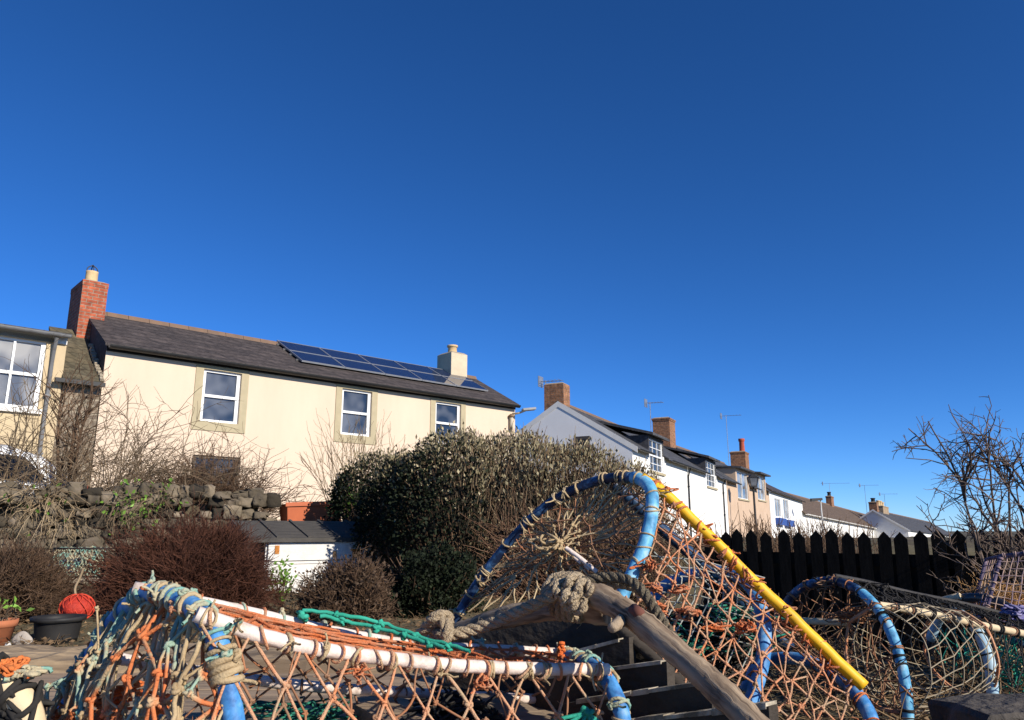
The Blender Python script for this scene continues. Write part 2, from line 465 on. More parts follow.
class House:
    """local frame: x along the front, y back into the house, z up from its own ground"""
    def __init__(s, name, label, e0, e1, zg, w, rise, length=None, group=None, cat='house'):
        a = P(*e0); b = P(*e1)
        s.L = math.hypot(b[0] - a[0], b[1] - a[1]) if length is None else length
        s.rz = math.atan2(b[1] - a[1], b[0] - a[0])
        s.dz = b[2] - a[2] if length is None else 0.0
        s.zg = zg; s.he = a[2] - zg; s.w = w; s.rise = rise
        s.O = np.array([a[0], a[1], zg])
        s.u = np.array([math.cos(s.rz), math.sin(s.rz), 0]); s.v = np.array([-s.u[1], s.u[0], 0])
        s.root = thing(name, label, cat, s.O, s.rz, group)
    def loc(s, p):
        d = np.asarray(p) - s.O; return np.array([d @ s.u, d @ s.v, d[2]])
    def wpt(s, x, y, z): return s.O + s.u * x + s.v * y + np.array([0, 0, z])
    def hit(s, px, py, yl=0.0):
        """pixel ray met with the wall plane y=yl (unsheared local coordinates)"""
        d = ray(px, py); o = np.array([0, 0, EYE])
        k = ((s.O + s.v * yl - o) @ s.v) / (d @ s.v)
        p = s.loc(o + d * k); p[2] -= s.dz * p[0] / s.L; return p
    def roofhit(s, px, py, off=0.0):
        n = -s.v * s.rise / s.w + np.array([0, 0, 1.0]); n = n / np.linalg.norm(n)
        o = np.array([0, 0, EYE]); q = s.wpt(0, 0, s.he) + n * off; d = ray(px, py)
        k = ((q - o) @ n) / (d @ n); return s.loc(o + d * k)
    def put(s, mb, name, m, parent=None, **k):
        if s.dz: mb.shear(s.L, s.dz)
        return mb.build(name, m, parent or s.root, **k)

    def walls(s, m, openings, gable_m=None, left_m=None, reveal=.13, x0=0.0, z0=-.6):
        L, he, w2 = s.L, s.he, 2 * s.w
        mb = MB()
        xs = sorted(set([x0, L] + [o[k] for o in openings for k in (0, 2)])); zs = sorted(set([z0, he] + [o[k] for o in openings for k in (1, 3) if o[k] < he]))
        for i in range(len(xs) - 1):
            for j in range(len(zs) - 1):
                cx, cz = (xs[i] + xs[i + 1]) / 2, (zs[j] + zs[j + 1]) / 2
                if any(o[0] < cx < o[2] and o[1] < cz < o[3] for o in openings): continue
                mb.quad((xs[i], 0, zs[j]), (xs[i + 1], 0, zs[j]), (xs[i + 1], 0, zs[j + 1]), (xs[i], 0, zs[j + 1]))
        for (a, b, c, d) in openings:
            r = reveal
            mb.quad((a, 0, b), (a, r, b), (a, r, d), (a, 0, d)); mb.quad((c, 0, d), (c, r, d), (c, r, b), (c, 0, b))
            mb.quad((a, 0, d), (a, r, d), (c, r, d), (c, 0, d)); mb.quad((a, r, b), (a, 0, b), (c, 0, b), (c, r, b))
        mb.quad((L, w2, z0), (x0, w2, z0), (x0, w2, he), (L, w2, he))
        mb.add([(L, 0, z0), (L, w2, z0), (L, w2, he), (L, s.w, he + s.rise), (L, 0, he)], [(0, 1, 2, 3, 4)])
        mb.add([(x0, w2, z0), (x0, 0, z0), (x0, 0, he), (x0, s.w, he + s.rise), (x0, w2, he)], [(0, 1, 2, 3, 4)], 1)
        s.put(mb, 'wall', [m, left_m or m])

    def roof(s, m, over=.14, verge=.05, th=.07, x0=0.0, name='roof', ridge_m=None, verge_m=None, verge0=None, gaps=()):
        L, he, w, r = s.L, s.he, s.w, s.rise
        sl = r / w; a, b = x0 - (verge if verge0 is None else verge0), L + verge
        mb = MB()
        for sg in (0, 1):
            y0, y1 = (-over, w) if sg == 0 else (w, 2 * w + over)
            za, zb = (he - over * sl, he + r) if sg == 0 else (he + r, he - over * sl)
            e = .012
            cuts = [(a, b, y0)]
            if sg == 0 and gaps:
                cuts = []; xq = a
                for (ga, gb, gy) in gaps: cuts += [(xq, ga, y0), (ga, gb, gy)]; xq = gb
                cuts.append((xq, b, y0))
            for (ca, cb_, yy) in cuts:
                zc = za + (yy - y0) * (sl if sg == 0 else -sl)
                mb.hexa([(ca, yy, zc + e), (cb_, yy, zc + e), (cb_, y1, zb + e), (ca, y1, zb + e),
                         (ca, yy, zc + th), (cb_, yy, zc + th), (cb_, y1, zb + th), (ca, y1, zb + th)])
        ro = s.put(mb, name, m)
        rm = MB()
        n = max(2, int((b - a) / .45)); q = (b - a) / n
        for i in range(n):
            xa, xb = a + i * q + .004, a + (i + 1) * q - .004
            rm.hexa([(xa, w - .11, he + r - .01), (xb, w - .11, he + r - .01), (xb, w + .11, he + r - .01), (xa, w + .11, he + r - .01),
                     (xa, w - .03, he + r + th + .06), (xb, w - .03, he + r + th + .06), (xb, w + .03, he + r + th + .06), (xa, w + .03, he + r + th + .06)])
        s.put(rm, 'ridge_tiles', ridge_m or mat('ridge_tile', (.20, .125, .08), (.15, .10, .07), rough=.9, scale=4), ro)
        if verge_m:
            vb = MB()
            for xe in (a - .022,):
                vb.hexa([(xe, -over, he - over * sl - .12), (xe + .02, -over, he - over * sl - .12), (xe + .02, w, he + r - .12), (xe, w, he + r - .12),
                         (xe, -over, he - over * sl + th + .02), (xe + .02, -over, he - over * sl + th + .02), (xe + .02, w, he + r + th + .02), (xe, w, he + r + th + .02)])
                vb.hexa([(xe, w + .002, he + r - .12), (xe + .02, w + .002, he + r - .12), (xe + .02, 2 * w + over, he - over * sl - .12), (xe, 2 * w + over, he - over * sl - .12),
                         (xe, w + .002, he + r + th + .02), (xe + .02, w + .002, he + r + th + .02), (xe + .02, 2 * w + over, he - over * sl + th + .02), (xe, 2 * w + over, he - over * sl + th + .02)])
            s.put(vb, 'bargeboard', verge_m, ro)
        return ro

    def gutter(s, m, over=.14, x0=0.0, x1=None, r=.055, fascia=None, drop=.0, segs=None):
        x1 = s.L if x1 is None else x1
        sl = s.rise / s.w; z = s.he - over * sl - .005 - drop
        for (a, b) in (segs or [(x0, x1)]):
            mb = MB(); n = 8; V = []; 
            for x in (a, b):
                for k in range(n + 1):
                    t = math.pi + math.pi * k / n
                    V.append((x, -over - .06 + r * math.cos(t), z + .03 + r * math.sin(t)))
                for k in range(n, -1, -1):
                    t = math.pi + math.pi * k / n
                    V.append((x, -over - .06 + (r - .008) * math.cos(t), z + .03 + (r - .008) * math.sin(t)))
            q = 2 * (n + 1)
            mb.add(V, [(k, (k + 1) % q, q + (k + 1) % q, q + k) for k in range(q)] + [tuple(range(q - 1, -1, -1)), tuple(range(q, 2 * q))])
            for x in (np.arange(a + .4, b, .95) if s.L > 30 else []): mb.box(x - .015, -over - .125, z - .035, x + .015, .0, z - .008)
            s.put(mb, 'gutter', m)
        if fascia:
            mb = MB(); mb.box(x0, -.03, s.he - .14, x1, -.003, s.he - .005); s.put(mb, 'fascia', fascia)

    def downpipe(s, x, m, z1=None, z0=0.0, over=.14, r=.035):
        z1 = s.he - .06 if z1 is None else z1
        pts = spline([(x, -over - .05, z1), (x, -over - .02, z1 - .12), (x, -.06, z1 - .3), (x, -.05, z1 - .45), (x, -.05, z0)], 16)
        mb = MB().tube(pts, r, 8)
        for z in np.arange(z0 + .5, z1 - .5, 1.1): mb.box(x - .055, -.09, z - .02, x + .055, -.003, z + .02)
        return s.put(mb, 'downpipe', m)

    def window(s, o, style='sash', frame_m=None, glass=None, depth=.09, sill=None, surround=None, sw=.16, label=None):
        a, b, c, d = o; fm = frame_m or pvc; f = .05
        mb = MB(); y0, y1 = depth - .045, depth + .03
        mb.box(a, y0, b, a + f, y1, d); mb.box(c - f, y0, b, c, y1, d)
        mb.box(a + f, y0, b, c - f, y1, b + f * 1.1); mb.box(a + f, y0, d - f, c - f, y1, d)
        zm = (b + d) / 2
        if style in ('sash', 'sash_bars', 'sash_wide'):
            mb.box(a + f, y0 - .006, zm - .03, c - f, y1 - .006, zm + .03)
            for (za, zb, off) in ((b + f * 1.1, zm - .03, .0), (zm + .03, d - f, -.004)):   # inner sash frames
                mb.box(a + f, y0 + .012 + off, za, a + f + .03, y1 - .01, zb); mb.box(c - f - .03, y0 + .012 + off, za, c - f, y1 - .01, zb)
        if style == 'sash_bars':
            for xx in ((2 * a + c) / 3, (a + 2 * c) / 3): mb.box(xx - .013, y0 + .014, b + f, xx + .013, y1 - .012, d - f)
            for zz in ((b + zm) / 2, (d + zm) / 2): mb.box(a + f, y0 + .017, zz - .012, c - f, y1 - .014, zz + .012)
        if style == 'sash_wide':
            mb.box((a + c) / 2 - .02, y0 + .01, b + f, (a + c) / 2 + .02, y1 - .008, d - f)
        if style == 'casement':
            mb.box((a + c) / 2 - .03, y0 - .004, b + f, (a + c) / 2 + .03, y1 - .004, d - f)
        wo = s.put(mb, 'window', fm)
        if label: wo['label'] = label
        pb = MB().box(a + .02, depth + .002, b + .02, c - .02, depth + .014, d - .02)
        s.put(pb, 'pane', glass or glass_blue, wo)
        if surround:
            sb = MB(); e = .022
            sb.box(a - sw, -e, b, a, -.002, d + sw); sb.box(c, -e, b, c + sw, -.002, d + sw); sb.box(a, -e, d, c, -.002, d + sw); sb.box(a - sw, -e, b - sw * 1.15, c + sw, -.002, b)
            s.put(sb, 'surround', surround, wo)
        if sill:
            sb = MB().box(a - .06, -.07, b - .09, c + .06, depth - .05, b - .002); s.put(sb, 'sill', sill, wo)
        return wo

    def chimney(s, x0, y0, z0, x1, y1, z1, m, pots=(), corbel=True, name='chimney', potm=None, label=None, flash=True):
        mb = MB().box(x0, y0, z0, x1, y1, z1 - .16)
        if corbel:
            mb.box(x0 - .025, y0 - .025, z1 - .159, x1 + .025, y1 + .025, z1 - .09); mb.box(x0 - .045, y0 - .045, z1 - .089, x1 + .045, y1 + .045, z1 - .02)
        else: mb.box(x0, y0, z1 - .159, x1, y1, z1 - .02)
        ch = s.put(mb, name, m)
        if label: ch['label'] = label
        cb = MB().hexa([(x0, y0, z1 - .019), (x1, y0, z1 - .019), (x1, y1, z1 - .019), (x0, y1, z1 - .019),
                        (x0 + .08, y0 + .08, z1 + .04), (x1 - .08, y0 + .08, z1 + .04), (x1 - .08, y1 - .08, z1 + .04), (x0 + .08, y1 - .08, z1 + .04)])
        s.put(cb, 'flaunching', mortar_m, ch)
        for (fx, fy, r, h) in pots:
            pb = MB(); c = (x0 + (x1 - x0) * fx, y0 + (y1 - y0) * fy, z1)
            pb.lathe([(r * 1.05, 0), (r, .05), (r * .9, h * .75), (r * .95, h * .78), (r * 1.15, h * .82), (r * 1.15, h), (r * .8, h), (r * .75, h * .3)], c, 18)
            s.put(pb, 'chimney_pot', potm or terracotta, ch, smooth=True)
        return ch

# ------------------------------------------------------------------ the cream house
H = House('cream_house', 'long cream rendered house with slate roof and solar panels above the garden wall', (107, 344, 15.0), (515, 404, 22.7), .8, 1.95, 1.04)
print('cream', H.L, math.degrees(H.rz), H.he, H.dz)
H.dz = 0.0
def opening(h, x0, y0, x1, y1):
    """pixel box of an opening (left edge x, top y, right edge x, bottom y at mid height)"""
    p = h.hit(x0, (y0 + y1) / 2); q = h.hit(x1, (y0 + y1) / 2); cxx = (x0 + x1) / 2
    t = h.hit(cxx, y0); b = h.hit(cxx, y1)
    return (p[0], b[2], q[0], t[2])
w1 = opening(H, 201.5, 371, 240, 422); w2_ = opening(H, 341, 390.5, 371, 436.5); w3 = opening(H, 435, 402.5, 460.5, 444)
w4 = opening(H, 191, 456, 239, 500); w5 = opening(H, 335, 474, 357, 512)
print('openings', [tuple(round(float(q), 2) for q in o) for o in (w1, w2_, w3, w4, w5)])
# same head height and size upstairs
hh = (w1[3] + w2_[3] + w3[3]) / 3; hb = (w1[1] + w2_[1] + w3[1]) / 3
ups = [(o[0], hb, o[2], hh) for o in (w1, w2_, w3)]
H.walls(cream, ups + [w4, w5], left_m=gable_dark, reveal=.12)
H.roof(slate, over=.13, verge=.06)
H.gutter(black_plastic, over=.13, r=.075, fascia=black_plastic)
for k, o in enumerate(ups): H.window(o, 'sash', surround=surr, sw=.17)
for o in (w4, w5): H.window(o, 'sash', glass=glass_dark, frame_m=mat('weathered_frame', (.16, .13, .10), (.11, .09, .07), rough=.8, scale=6))
# right-hand chimney, rendered cream, straddling the ridge
def ychim(h, px, py, y): return h.hit(px, py, y)
c0 = H.hit(451, 378, H.w - .36); c1 = H.hit(467, 378, H.w - .36); ct = H.hit(457, 352.5, H.w - .36)
print('chim2', c0, c1, ct)
H.chimney(c0[0], H.w - .36, H.he + .6, c1[0], H.w + .36, ct[2], mat('chimney_render', (.60, .50, .35), (.52, .43, .30), rough=.9, scale=4, bump=.3), pots=[(.5, .5, .15, .30)], corbel=False, potm=buffpot)

# solar array on its rails
tl = H.roofhit(283, 342.5, .12); bl = H.roofhit(317, 362, .12); br = H.roofhit(487, 390.5, .12)
print('solar', tl, bl, br)
sx0, sx1 = 4.55, br[0]; sy0, sy1 = .50, 2.0
arr = thing('solar_array', 'two rows of blue solar panels on rails on the cream house roof', 'solar panels', H.wpt(sx0, sy0, H.he + H.rise * sy0 / H.w + .15), H.rz)
sl = H.rise / H.w; slen = math.hypot(1, sl); sdv = np.array([0, 1, sl]) / slen; snv = np.array([0, -sl, 1]) / slen; sxv = np.array([1, 0, 0])
def solarmat():
    m, nt, b = _nt('solar_cells'); N, L = nt.nodes, nt.links
    tc = N.new('ShaderNodeTexCoord'); mp = N.new('ShaderNodeMapping'); L.new(tc.outputs['Object'], mp.inputs[0])
    br_ = N.new('ShaderNodeTexBrick'); br_.offset = 0; br_.inputs['Brick Width'].default_value = .10; br_.inputs['Row Height'].default_value = .09
    br_.inputs['Mortar Size'].default_value = .004; br_.inputs['Scale'].default_value = 1
    br_.inputs['Color1'].default_value = (.006, .012, .045, 1); br_.inputs['Color2'].default_value = (.010, .018, .055, 1); br_.inputs['Mortar'].default_value = (.06, .07, .10, 1)
    L.new(mp.outputs[0], br_.inputs['Vector']); L.new(br_.outputs[0], b.inputs['Base Color'])
    b.inputs['Roughness'].default_value = .04; b.inputs['Specular IOR Level'].default_value = .5
    return m
cells = solarmat()
ncol, nrow = 5, 2; pw = (sx1 - sx0) / ncol; ph = (sy1 - sy0) * slen / nrow
for r_ in range(nrow):
    rb = MB()
    for f_ in (.25, .75): rb.obox(sxv * (sx1 - sx0) / 2 + sdv * ph * (r_ + f_) - snv * .045, sxv, sdv, snv, (sx1 - sx0) / 2 + .06, .018, .018)
    rb.build('rail', alu, arr)
    for c_ in range(ncol):
        cc = sxv * pw * (c_ + .5) + sdv * ph * (r_ + .5); g_ = .006; hx, hy = pw / 2 - g_, ph / 2 - g_
        fb = MB(); fr = .008
        fb.obox(cc - sdv * (hy - fr), sxv, sdv, snv, hx, fr, .02); fb.obox(cc + sdv * (hy - fr), sxv, sdv, snv, hx, fr, .02)
        fb.obox(cc - sxv * (hx - fr), sxv, sdv, snv, fr, hy - 2 * fr, .02); fb.obox(cc + sxv * (hx - fr), sxv, sdv, snv, fr, hy - 2 * fr, .02)
        fo = fb.build('solar_panel', mat('panel_frame', (.26, .27, .29), (.22, .23, .25), rough=.35), arr)
        pb = MB().obox(cc, sxv, sdv, snv, hx - 2 * fr + .002, hy - 2 * fr + .002, .012); pb.build('cell_sheet', cells, fo)

# security light and wall-mounted box at the right corner of the cream house
fx = H.L - .1
fl = thing('floodlight', 'grey floodlight on a bracket at the right corner of the cream house', 'floodlight', H.wpt(fx, -.05, H.he - .28), H.rz)
fb = MB().obox((.30, -.34, .12), (.85, -.5, .12), (.5, .86, 0), (-.1, .06, .99), .20, .13, .035); fb.build('lamp_head', mat('galvanised', (.34, .34, .33), (.26, .26, .26), rough=.5), fl, bevel=.01)
MB().tube(spline([(0, .045, 0), (.05, -.15, .0), (.2, -.3, .08)], 10), .03, 8).build('bracket', mat('cream_metal', (.50, .44, .33), (.42, .37, .28), rough=.6), fl, smooth=True)
bx = H.hit(511, 418); bt = H.hit(511, 408)
wb = thing('wall_light', 'cream cylinder light fixed to the wall under the floodlight', 'wall light', H.wpt(H.L - .22, -.075, bx[2] - .2), H.rz)
MB().lathe([(.0, -.16), (.05, -.16), (.055, -.14), (.055, .2), (.05, .21), (0, .21)], n=16).build('lamp_body', mat('cream_metal', (.5, .4, .3)), wb, smooth=True)
MB().lathe([(.0, .212), (.085, .212), (.085, .26), (.03, .31), (0, .31)], n=16).build('lamp_cap', mat('brown_metal', (.22, .14, .08), (.16, .1, .06), rough=.6), wb, smooth=True)

# ------------------------------------------------------------------ lean-to between the two houses
LT = thing('lean_to', 'stone lean-to with steep mossy slate roof between the two houses', 'lean-to', H.wpt(-.72, 0, 0), H.rz)
lt0 = H.hit(84, 379, -.02)[2]
def ltb(mb, name, m, **k): return mb.build(name, m, LT, **k)
mb = MB().box(0, 0, -.6, .70, 1.7, lt0 - .03); ltb(mb, 'wall', rubble)
zt = lt0 + 1.28
mb = MB().hexa([(-.02, -.16, lt0 - .12), (.70, -.16, lt0 - .12), (.70, 1.7, zt), (-.02, 1.7, zt), (-.02, -.16, lt0 - .04), (.70, -.16, lt0 - .04), (.70, 1.7, zt + .07), (-.02, 1.7, zt + .07)])
ltb(mb, 'roof', brickmat('mossy_slate', (.10, .085, .055), (.13, .105, .065), (.05, .045, .03), bw=.28, bh=.14, ms=.006, rough=.95, bump=.8, wave=.02))
mb = MB(); 
for y in np.arange(-.14, 1.1, .11): mb.obox((.675 + rnd.uniform(-.02, .01), y, lt0 - .03 + (y + .16) * (zt - lt0 + .12) / 1.86 + .035), (1, 0, .1), (0, .84, .54), (0, -.54, .84), rnd.uniform(.03, .055), .05, .025)
ltb(mb, 'mortar_fillet', mortar_m)
mb = MB().box(-.16, -.27, lt0 - .15, .715, -.17, lt0 - .07); ltb(mb, 'gutter', black_plastic)

# ------------------------------------------------------------------ the house on the left edge of the picture
lx1 = H.hit(64, 360)[0]
LH = House('buff_house', 'buff painted house with large white sash window at the left edge', (0, 326, 15), (64, 335, 15), .8, 2.3, .22, length=4.6)
LH.rz = H.rz; LH.u = H.u; LH.v = H.v
LH.O = H.wpt(lx1 - 4.6, -.06, 0); LH.root.location = [float(q) for q in LH.O]; LH.root.rotation_euler = (0, 0, H.rz)
LH.he = float(LH.hit(40, 334)[2]); print('left house he', LH.he, lx1)
ow = opening(LH, -22, 337, 43, 407)
buffw = mat('buff_house_render', (.56, .44, .27), (.49, .38, .23), rough=.9, scale=2, bump=.1, bscale=40)
LH.walls(buffw, [ow]); LH.roof(slate_grey, over=.16, verge=.04)
LH.gutter(grey_gutter, over=.16, r=.06, fascia=fascia_w)
LH.window(ow, 'sash_wide', glass=glass_pale, sill=fascia_w)
LH.downpipe(LH.L - .22, grey_gutter, z0=.0)
pbx = MB().box(ow[0] - .12, -.03, ow[3], ow[2] + .14, -.003, ow[3] + .09); LH.put(pbx, 'lintel', surr)

# the red chimney rising at the party wall (belongs to the lean-to's gable)
q0 = H.hit(79.5, 310, 1.42); q1 = H.hit(105.5, 310, 1.42); qt = H.hit(93, 281, 1.42)
print('chim1', q0, q1, qt)
RC = thing('brick_chimney', 'tall red brick chimney with one buff pot beside the cream house gable', 'chimney', H.wpt(q0[0], 1.42, lt0 + .9), H.rz)
cw = q1[0] - q0[0]; chh = qt[2] - lt0 - .9
MB().box(0, 0, -.6, cw, 1.0, chh - .12).box(-.008, -.008, chh - .119, cw + .008, 1.008, chh).build('stack', red_brick, RC)
MB().lathe([(.14, 0), (.13, .04), (.125, .3), (.13, .34), (.10, .34), (.1, .05)], (cw * .5, .45, chh + .001), 18).build('chimney_pot', buffpot, RC, smooth=True)
mb = MB()
for k in range(4):
    a = k * math.pi / 2; mb.tube(spline([(cw * .5 + .11 * math.cos(a), .45 + .11 * math.sin(a), chh + .3), (cw * .5 + .1 * math.cos(a), .45 + .1 * math.sin(a), chh + .42), (cw * .5, .45, chh + .5)], 6), .012, 5)
mb.build('cowl', ironm, RC)
MB().hexa([(0, 0, chh + .0005), (cw, 0, chh + .0005), (cw, 1, chh + .0005), (0, 1, chh + .0005), (.08, .08, chh + .04), (cw - .08, .08, chh + .04), (cw - .08, .92, chh + .04), (.08, .92, chh + .04)]).build('flaunching', mortar_m, RC)

# ------------------------------------------------------------------ the row of cottages on the right
U2 = np.array([.464, .886]); B2 = P(632, 446, 27.0)
def onrow(px, py):
    """point of the cottage row's front line seen at this pixel column"""
    d = ray(px, py); r = d[0] / d[1]
    t = (r * B2[1] - B2[0]) / (U2[0] - r * U2[1]); return (px, py, B2[1] + U2[1] * t)
def dgap(h, os_, side=.12):
    return [(o[0] - side + .01, o[2] + side - .01, min(h.w - .3, max(.3, (o[3] + .1 - h.he) * h.w / h.rise * .95))) for o in os_]
def dormer(h, o, m, roof_m, style, glass=None, slope=.28, side=.12, cheek=None, over=.22, frame_m=None):
    a, b, c, d = o; he = h.he; wd = side; sl = h.rise / h.w
    yb = (d + .16 - he) / (sl - slope) if sl > slope + .05 else h.w
    yb = max(.5, min(yb, h.w)); top = d + .12
    ch = MB()                                                        # cheeks and head, butting the wall below
    ch.box(a - wd, 0, he + .0, a, yb, top); ch.box(c, 0, he + .0, c + wd, yb, top); ch.box(a, 0, d, c, .12, top)
    do = h.put(ch, 'dormer', [cheek or m])
    rb = MB().hexa([(a - wd - .14, -over, top - .03), (c + wd + .14, -over, top - .03), (c + wd + .14, yb, top + slope * yb), (a - wd - .14, yb, top + slope * yb),
                    (a - wd - .14, -over, top + .07), (c + wd + .14, -over, top + .07), (c + wd + .14, yb, top + slope * yb + .1), (a - wd - .14, yb, top + slope * yb + .1)])
    h.put(rb, 'roof', roof_m, do)

def aerial(name, label, base, h, yaw, n=7, blen=1.0, group='television aerials on the rooftops'):
    t = thing(name, label, 'aerial', base, yaw, group)
    MB().tube([(0, 0, -.05), (0, 0, h)], .022, 6).build('mast', alu, t)
    mb = MB().tube([(-blen * .7, 0, h - .08), (blen * .3, 0, h - .02)], .014, 5)
    for k in range(n):
        x = -blen * .65 + blen * .9 * k / (n - 1); q = .26 - .012 * k
        mb.tube([(x, -q, h - .05), (x, q, h - .05)], .009, 4)
    mb.box(blen * .22, -.2, h - .25, blen * .24, .2, h + .18)
    mb.build('antenna', alu, t)
    return t

cott = []
# cottage with the white gable
A = House('white_cottage', 'white cottage with grey-white gable end and one tall dormer window, nearest of the row', (632, 446, 27), onrow(687, 465.5), .3, 2.85, 1.74)
oA = opening(A, 650, 441, 663, 472)
A.walls(whitewash, [oA], left_m=mat('gable_render', (.80, .78, .75), (.74, .72, .69), rough=.9, scale=1.2, bump=.1, bscale=30, lo=.3, hi=.7), reveal=.10)
A.roof(slate_grey, over=.2, verge=.0, verge_m=fascia_w, gaps=dgap(A, [oA])); A.gutter(black_plastic, over=.2, segs=[(0, oA[0] - .3), (oA[2] + .3, A.L)])
A.window(oA, 'sash_bars', glass=glass_dark, sill=surr); dormer(A, oA, whitewash, slate_grey, 'x', cheek=gable_dark)
gwp = None
# window in the gable (left end wall, x=0 plane)
def hit_gable(h, px, py):
    d = ray(px, py); o = np.array([0, 0, EYE]); k = ((h.O - o) @ h.u) / (d @ h.u); return h.loc(o + d * k)
g0 = hit_gable(A, 575, 440); g1 = hit_gable(A, 590, 440); print('gable win', g0, g1)
mb = MB().box(-.02, g1[1], g0[2] - .8, -.004, g0[1], g0[2] + .12); gw = A.put(mb, 'window', mat('dark_window_frame', (.06, .05, .045), (.08, .07, .06), rough=.5))
A.put(MB().box(-.03, g1[1] + .07, g0[2] - .7, -.022, g0[1] - .07, g0[2] + .02), 'pane', glass_dark, gw)
gq = hit_gable(A, 544, 404); gr = hit_gable(A, 563.5, 404); gt = hit_gable(A, 557, 383)
print('chimA', gq, gr, gt)
A.chimney(.02, gr[1], A.he + 1.0, .62, gq[1], gt[2], old_brick, corbel=False, label='broad brown brick chimney at the gable peak')
aerial('television_aerial', 'television aerial behind the broad chimney on the white gable', A.wpt(.5, gq[1] + .15, gt[2] - .9), 1.15, 2.6)
A.downpipe(A.L - .05, black_plastic)
Bc = House('white_cottage', 'white cottage with a dormer window between two black downpipes', onrow(687.2, 465.6), onrow(726, 479.5), .3, 2.85, 1.74)
oB = opening(Bc, 706.5, 462.5, 715.5, 487)
Bc.walls(whitewash, [oB], reveal=.1); Bc.roof(slate_grey, over=.2, verge=.0, gaps=dgap(Bc, [oB])); Bc.gutter(black_plastic, over=.2, segs=[(0, oB[0] - .3), (oB[2] + .3, Bc.L)])
Bc.window(oB, 'sash_bars', glass=glass_dark, sill=surr); dormer(Bc, oB, whitewash, slate_grey, 'x', cheek=gable_dark)
Bc.downpipe(Bc.L - 1.0, black_plastic)
def ridge_x(h, px, py):
    """x of the ridge plane y=w at this pixel column"""
    return h.hit(px, py, h.w)
r0 = ridge_x(A, 655, 440)
def chim_at(h, pxl, pxm, pxr, pyb, pyt, y, m, **k):
    """stack whose gable-side face spans pxl..pxm and whose front face spans pxm..pxr"""
    a = h.hit(pxm, pyb, y); b = h.hit(pxr, pyb, y); t = h.hit((pxm + pxr) / 2, pyt, y)
    # depth of the gable-side face
    lo_, hi_ = .1, 4.0
    for _ in range(40):
        mid = (lo_ + hi_) / 2
        if proj(h.wpt(a[0], y + mid, a[2]))[0] > pxl: lo_ = mid
        else: hi_ = mid
    return a[0], b[0], min(mid, 2.2), t[2]
xa, xb, dd, zt_ = chim_at(Bc, 653, 670, 675.5, 436, 419, 2.1, old_brick)
print('chimB', xa, xb, dd, zt_)
Bc.chimney(xa, 2.1, Bc.he + .9, xb, 2.1 + dd, zt_, old_brick, label='red brick chimney rising between the two white cottages')
aerial('television_aerial', 'television aerial on a mast beside the second chimney', Bc.wpt(xa - .3, 2.1 + dd, zt_ - 1.5), 2.2, 2.6)

Cc = House('buff_house', 'buff rendered house with two flat topped dormer windows in the row', onrow(726.4, 479.5), onrow(768.5, 491), .3, 2.85, 1.9)
oC = opening(Cc, 737.5, 472.5, 748, 499); oC2 = opening(Cc, 757.5, 477, 765, 500)
Cc.walls(pinkish, [oC, oC2], reveal=.1); Cc.roof(slate_grey, over=.2, verge=.0, gaps=dgap(Cc, [oC, oC2], .35)); Cc.gutter(black_plastic, over=.2, segs=[(0, oC[0] - .3), (oC[2] + .3, oC2[0] - .3), (oC2[2] + .3, Cc.L)])
for o in (oC, oC2): Cc.window(o, 'casement', glass=glass_pale, sill=surr); dormer(Cc, o, pinkish, slate_grey, 'x', slope=.06, side=.35, cheek=pinkish, over=.35)
xa, xb, dd, zt_ = chim_at(Cc, 731, 746, 749.5, 468, 452.5, 2.0, old_brick)
print('chimC', xa, xb, dd, zt_)
Cc.chimney(xa, 2.0, Cc.he + .5, xb, 2.0 + dd, zt_, old_brick, pots=[(.5, .3, .2, 1.0)], potm=mat('red_pot', (.42, .09, .05), (.34, .07, .04), rough=.8), label='brick chimney with one tall red pot')
aerial('television_aerial', 'tall television aerial left of the red chimney pot', Cc.wpt(xa - .6, 2.0 + dd, zt_ - 1.6), 4.2, 2.6, blen=1.6)

Dc = House('white_house', 'white house with two tall windows over blue window boxes', onrow(768.8, 489.6), onrow(802, 501), -.4, 2.85, 1.5)
oD = opening(Dc, 775, 499, 781, 517); oD2 = opening(Dc, 783.5, 500, 789, 519)
Dc.walls(whitewash, [oD, oD2]); Dc.roof(slate, over=.2, verge=.1); Dc.gutter(black_plastic, over=.2)
for o in (oD, oD2):
    wo = Dc.window(o, 'casement', glass=glass_pale)
    mb = MB().box(o[0] - .2, -.3, o[1] - .55, o[2] + .2, -.004, o[1] - .08); Dc.put(mb, 'window_box', mat('blue_paint', (.03, .07, .26), (.04, .09, .3), rough=.5), wo)

Ec = House('white_terrace', 'long low white terrace under a brown tiled roof', (802.6, 512, 66), (907, 534, 118), -2.6, 3.0, 2.1, cat='terrace')
Ec.walls(whitewash, []); Ec.roof(slate_brown, over=.25, verge=.1); Ec.gutter(fascia_w, over=.25, r=.09)
for px in (824, 846, 863, 873, 886):
    o = opening(Ec, px - 2.2, 529, px + 2.2, 539); Ec.window(o, 'casement', glass=glass_blue)
xa = Ec.hit(830, 505, 3.0)[0]; zt_ = Ec.hit(833, 497.5, 3.0)[2]; print('chimE', xa, zt_)
Ec.chimney(xa - .5, 2.7, Ec.he + 1.0, xa + .8, 3.3, zt_, old_brick, pots=[(.4, .5, .2, .5)], potm=ironm)
aerial('television_aerial', 'wide television aerial over the chimney of the brown roofed terrace', Ec.wpt(xa + 1.6, 3.2, zt_ - 1.0 + Ec.dz * xa / Ec.L), 2.6, 2.6, blen=3.2)

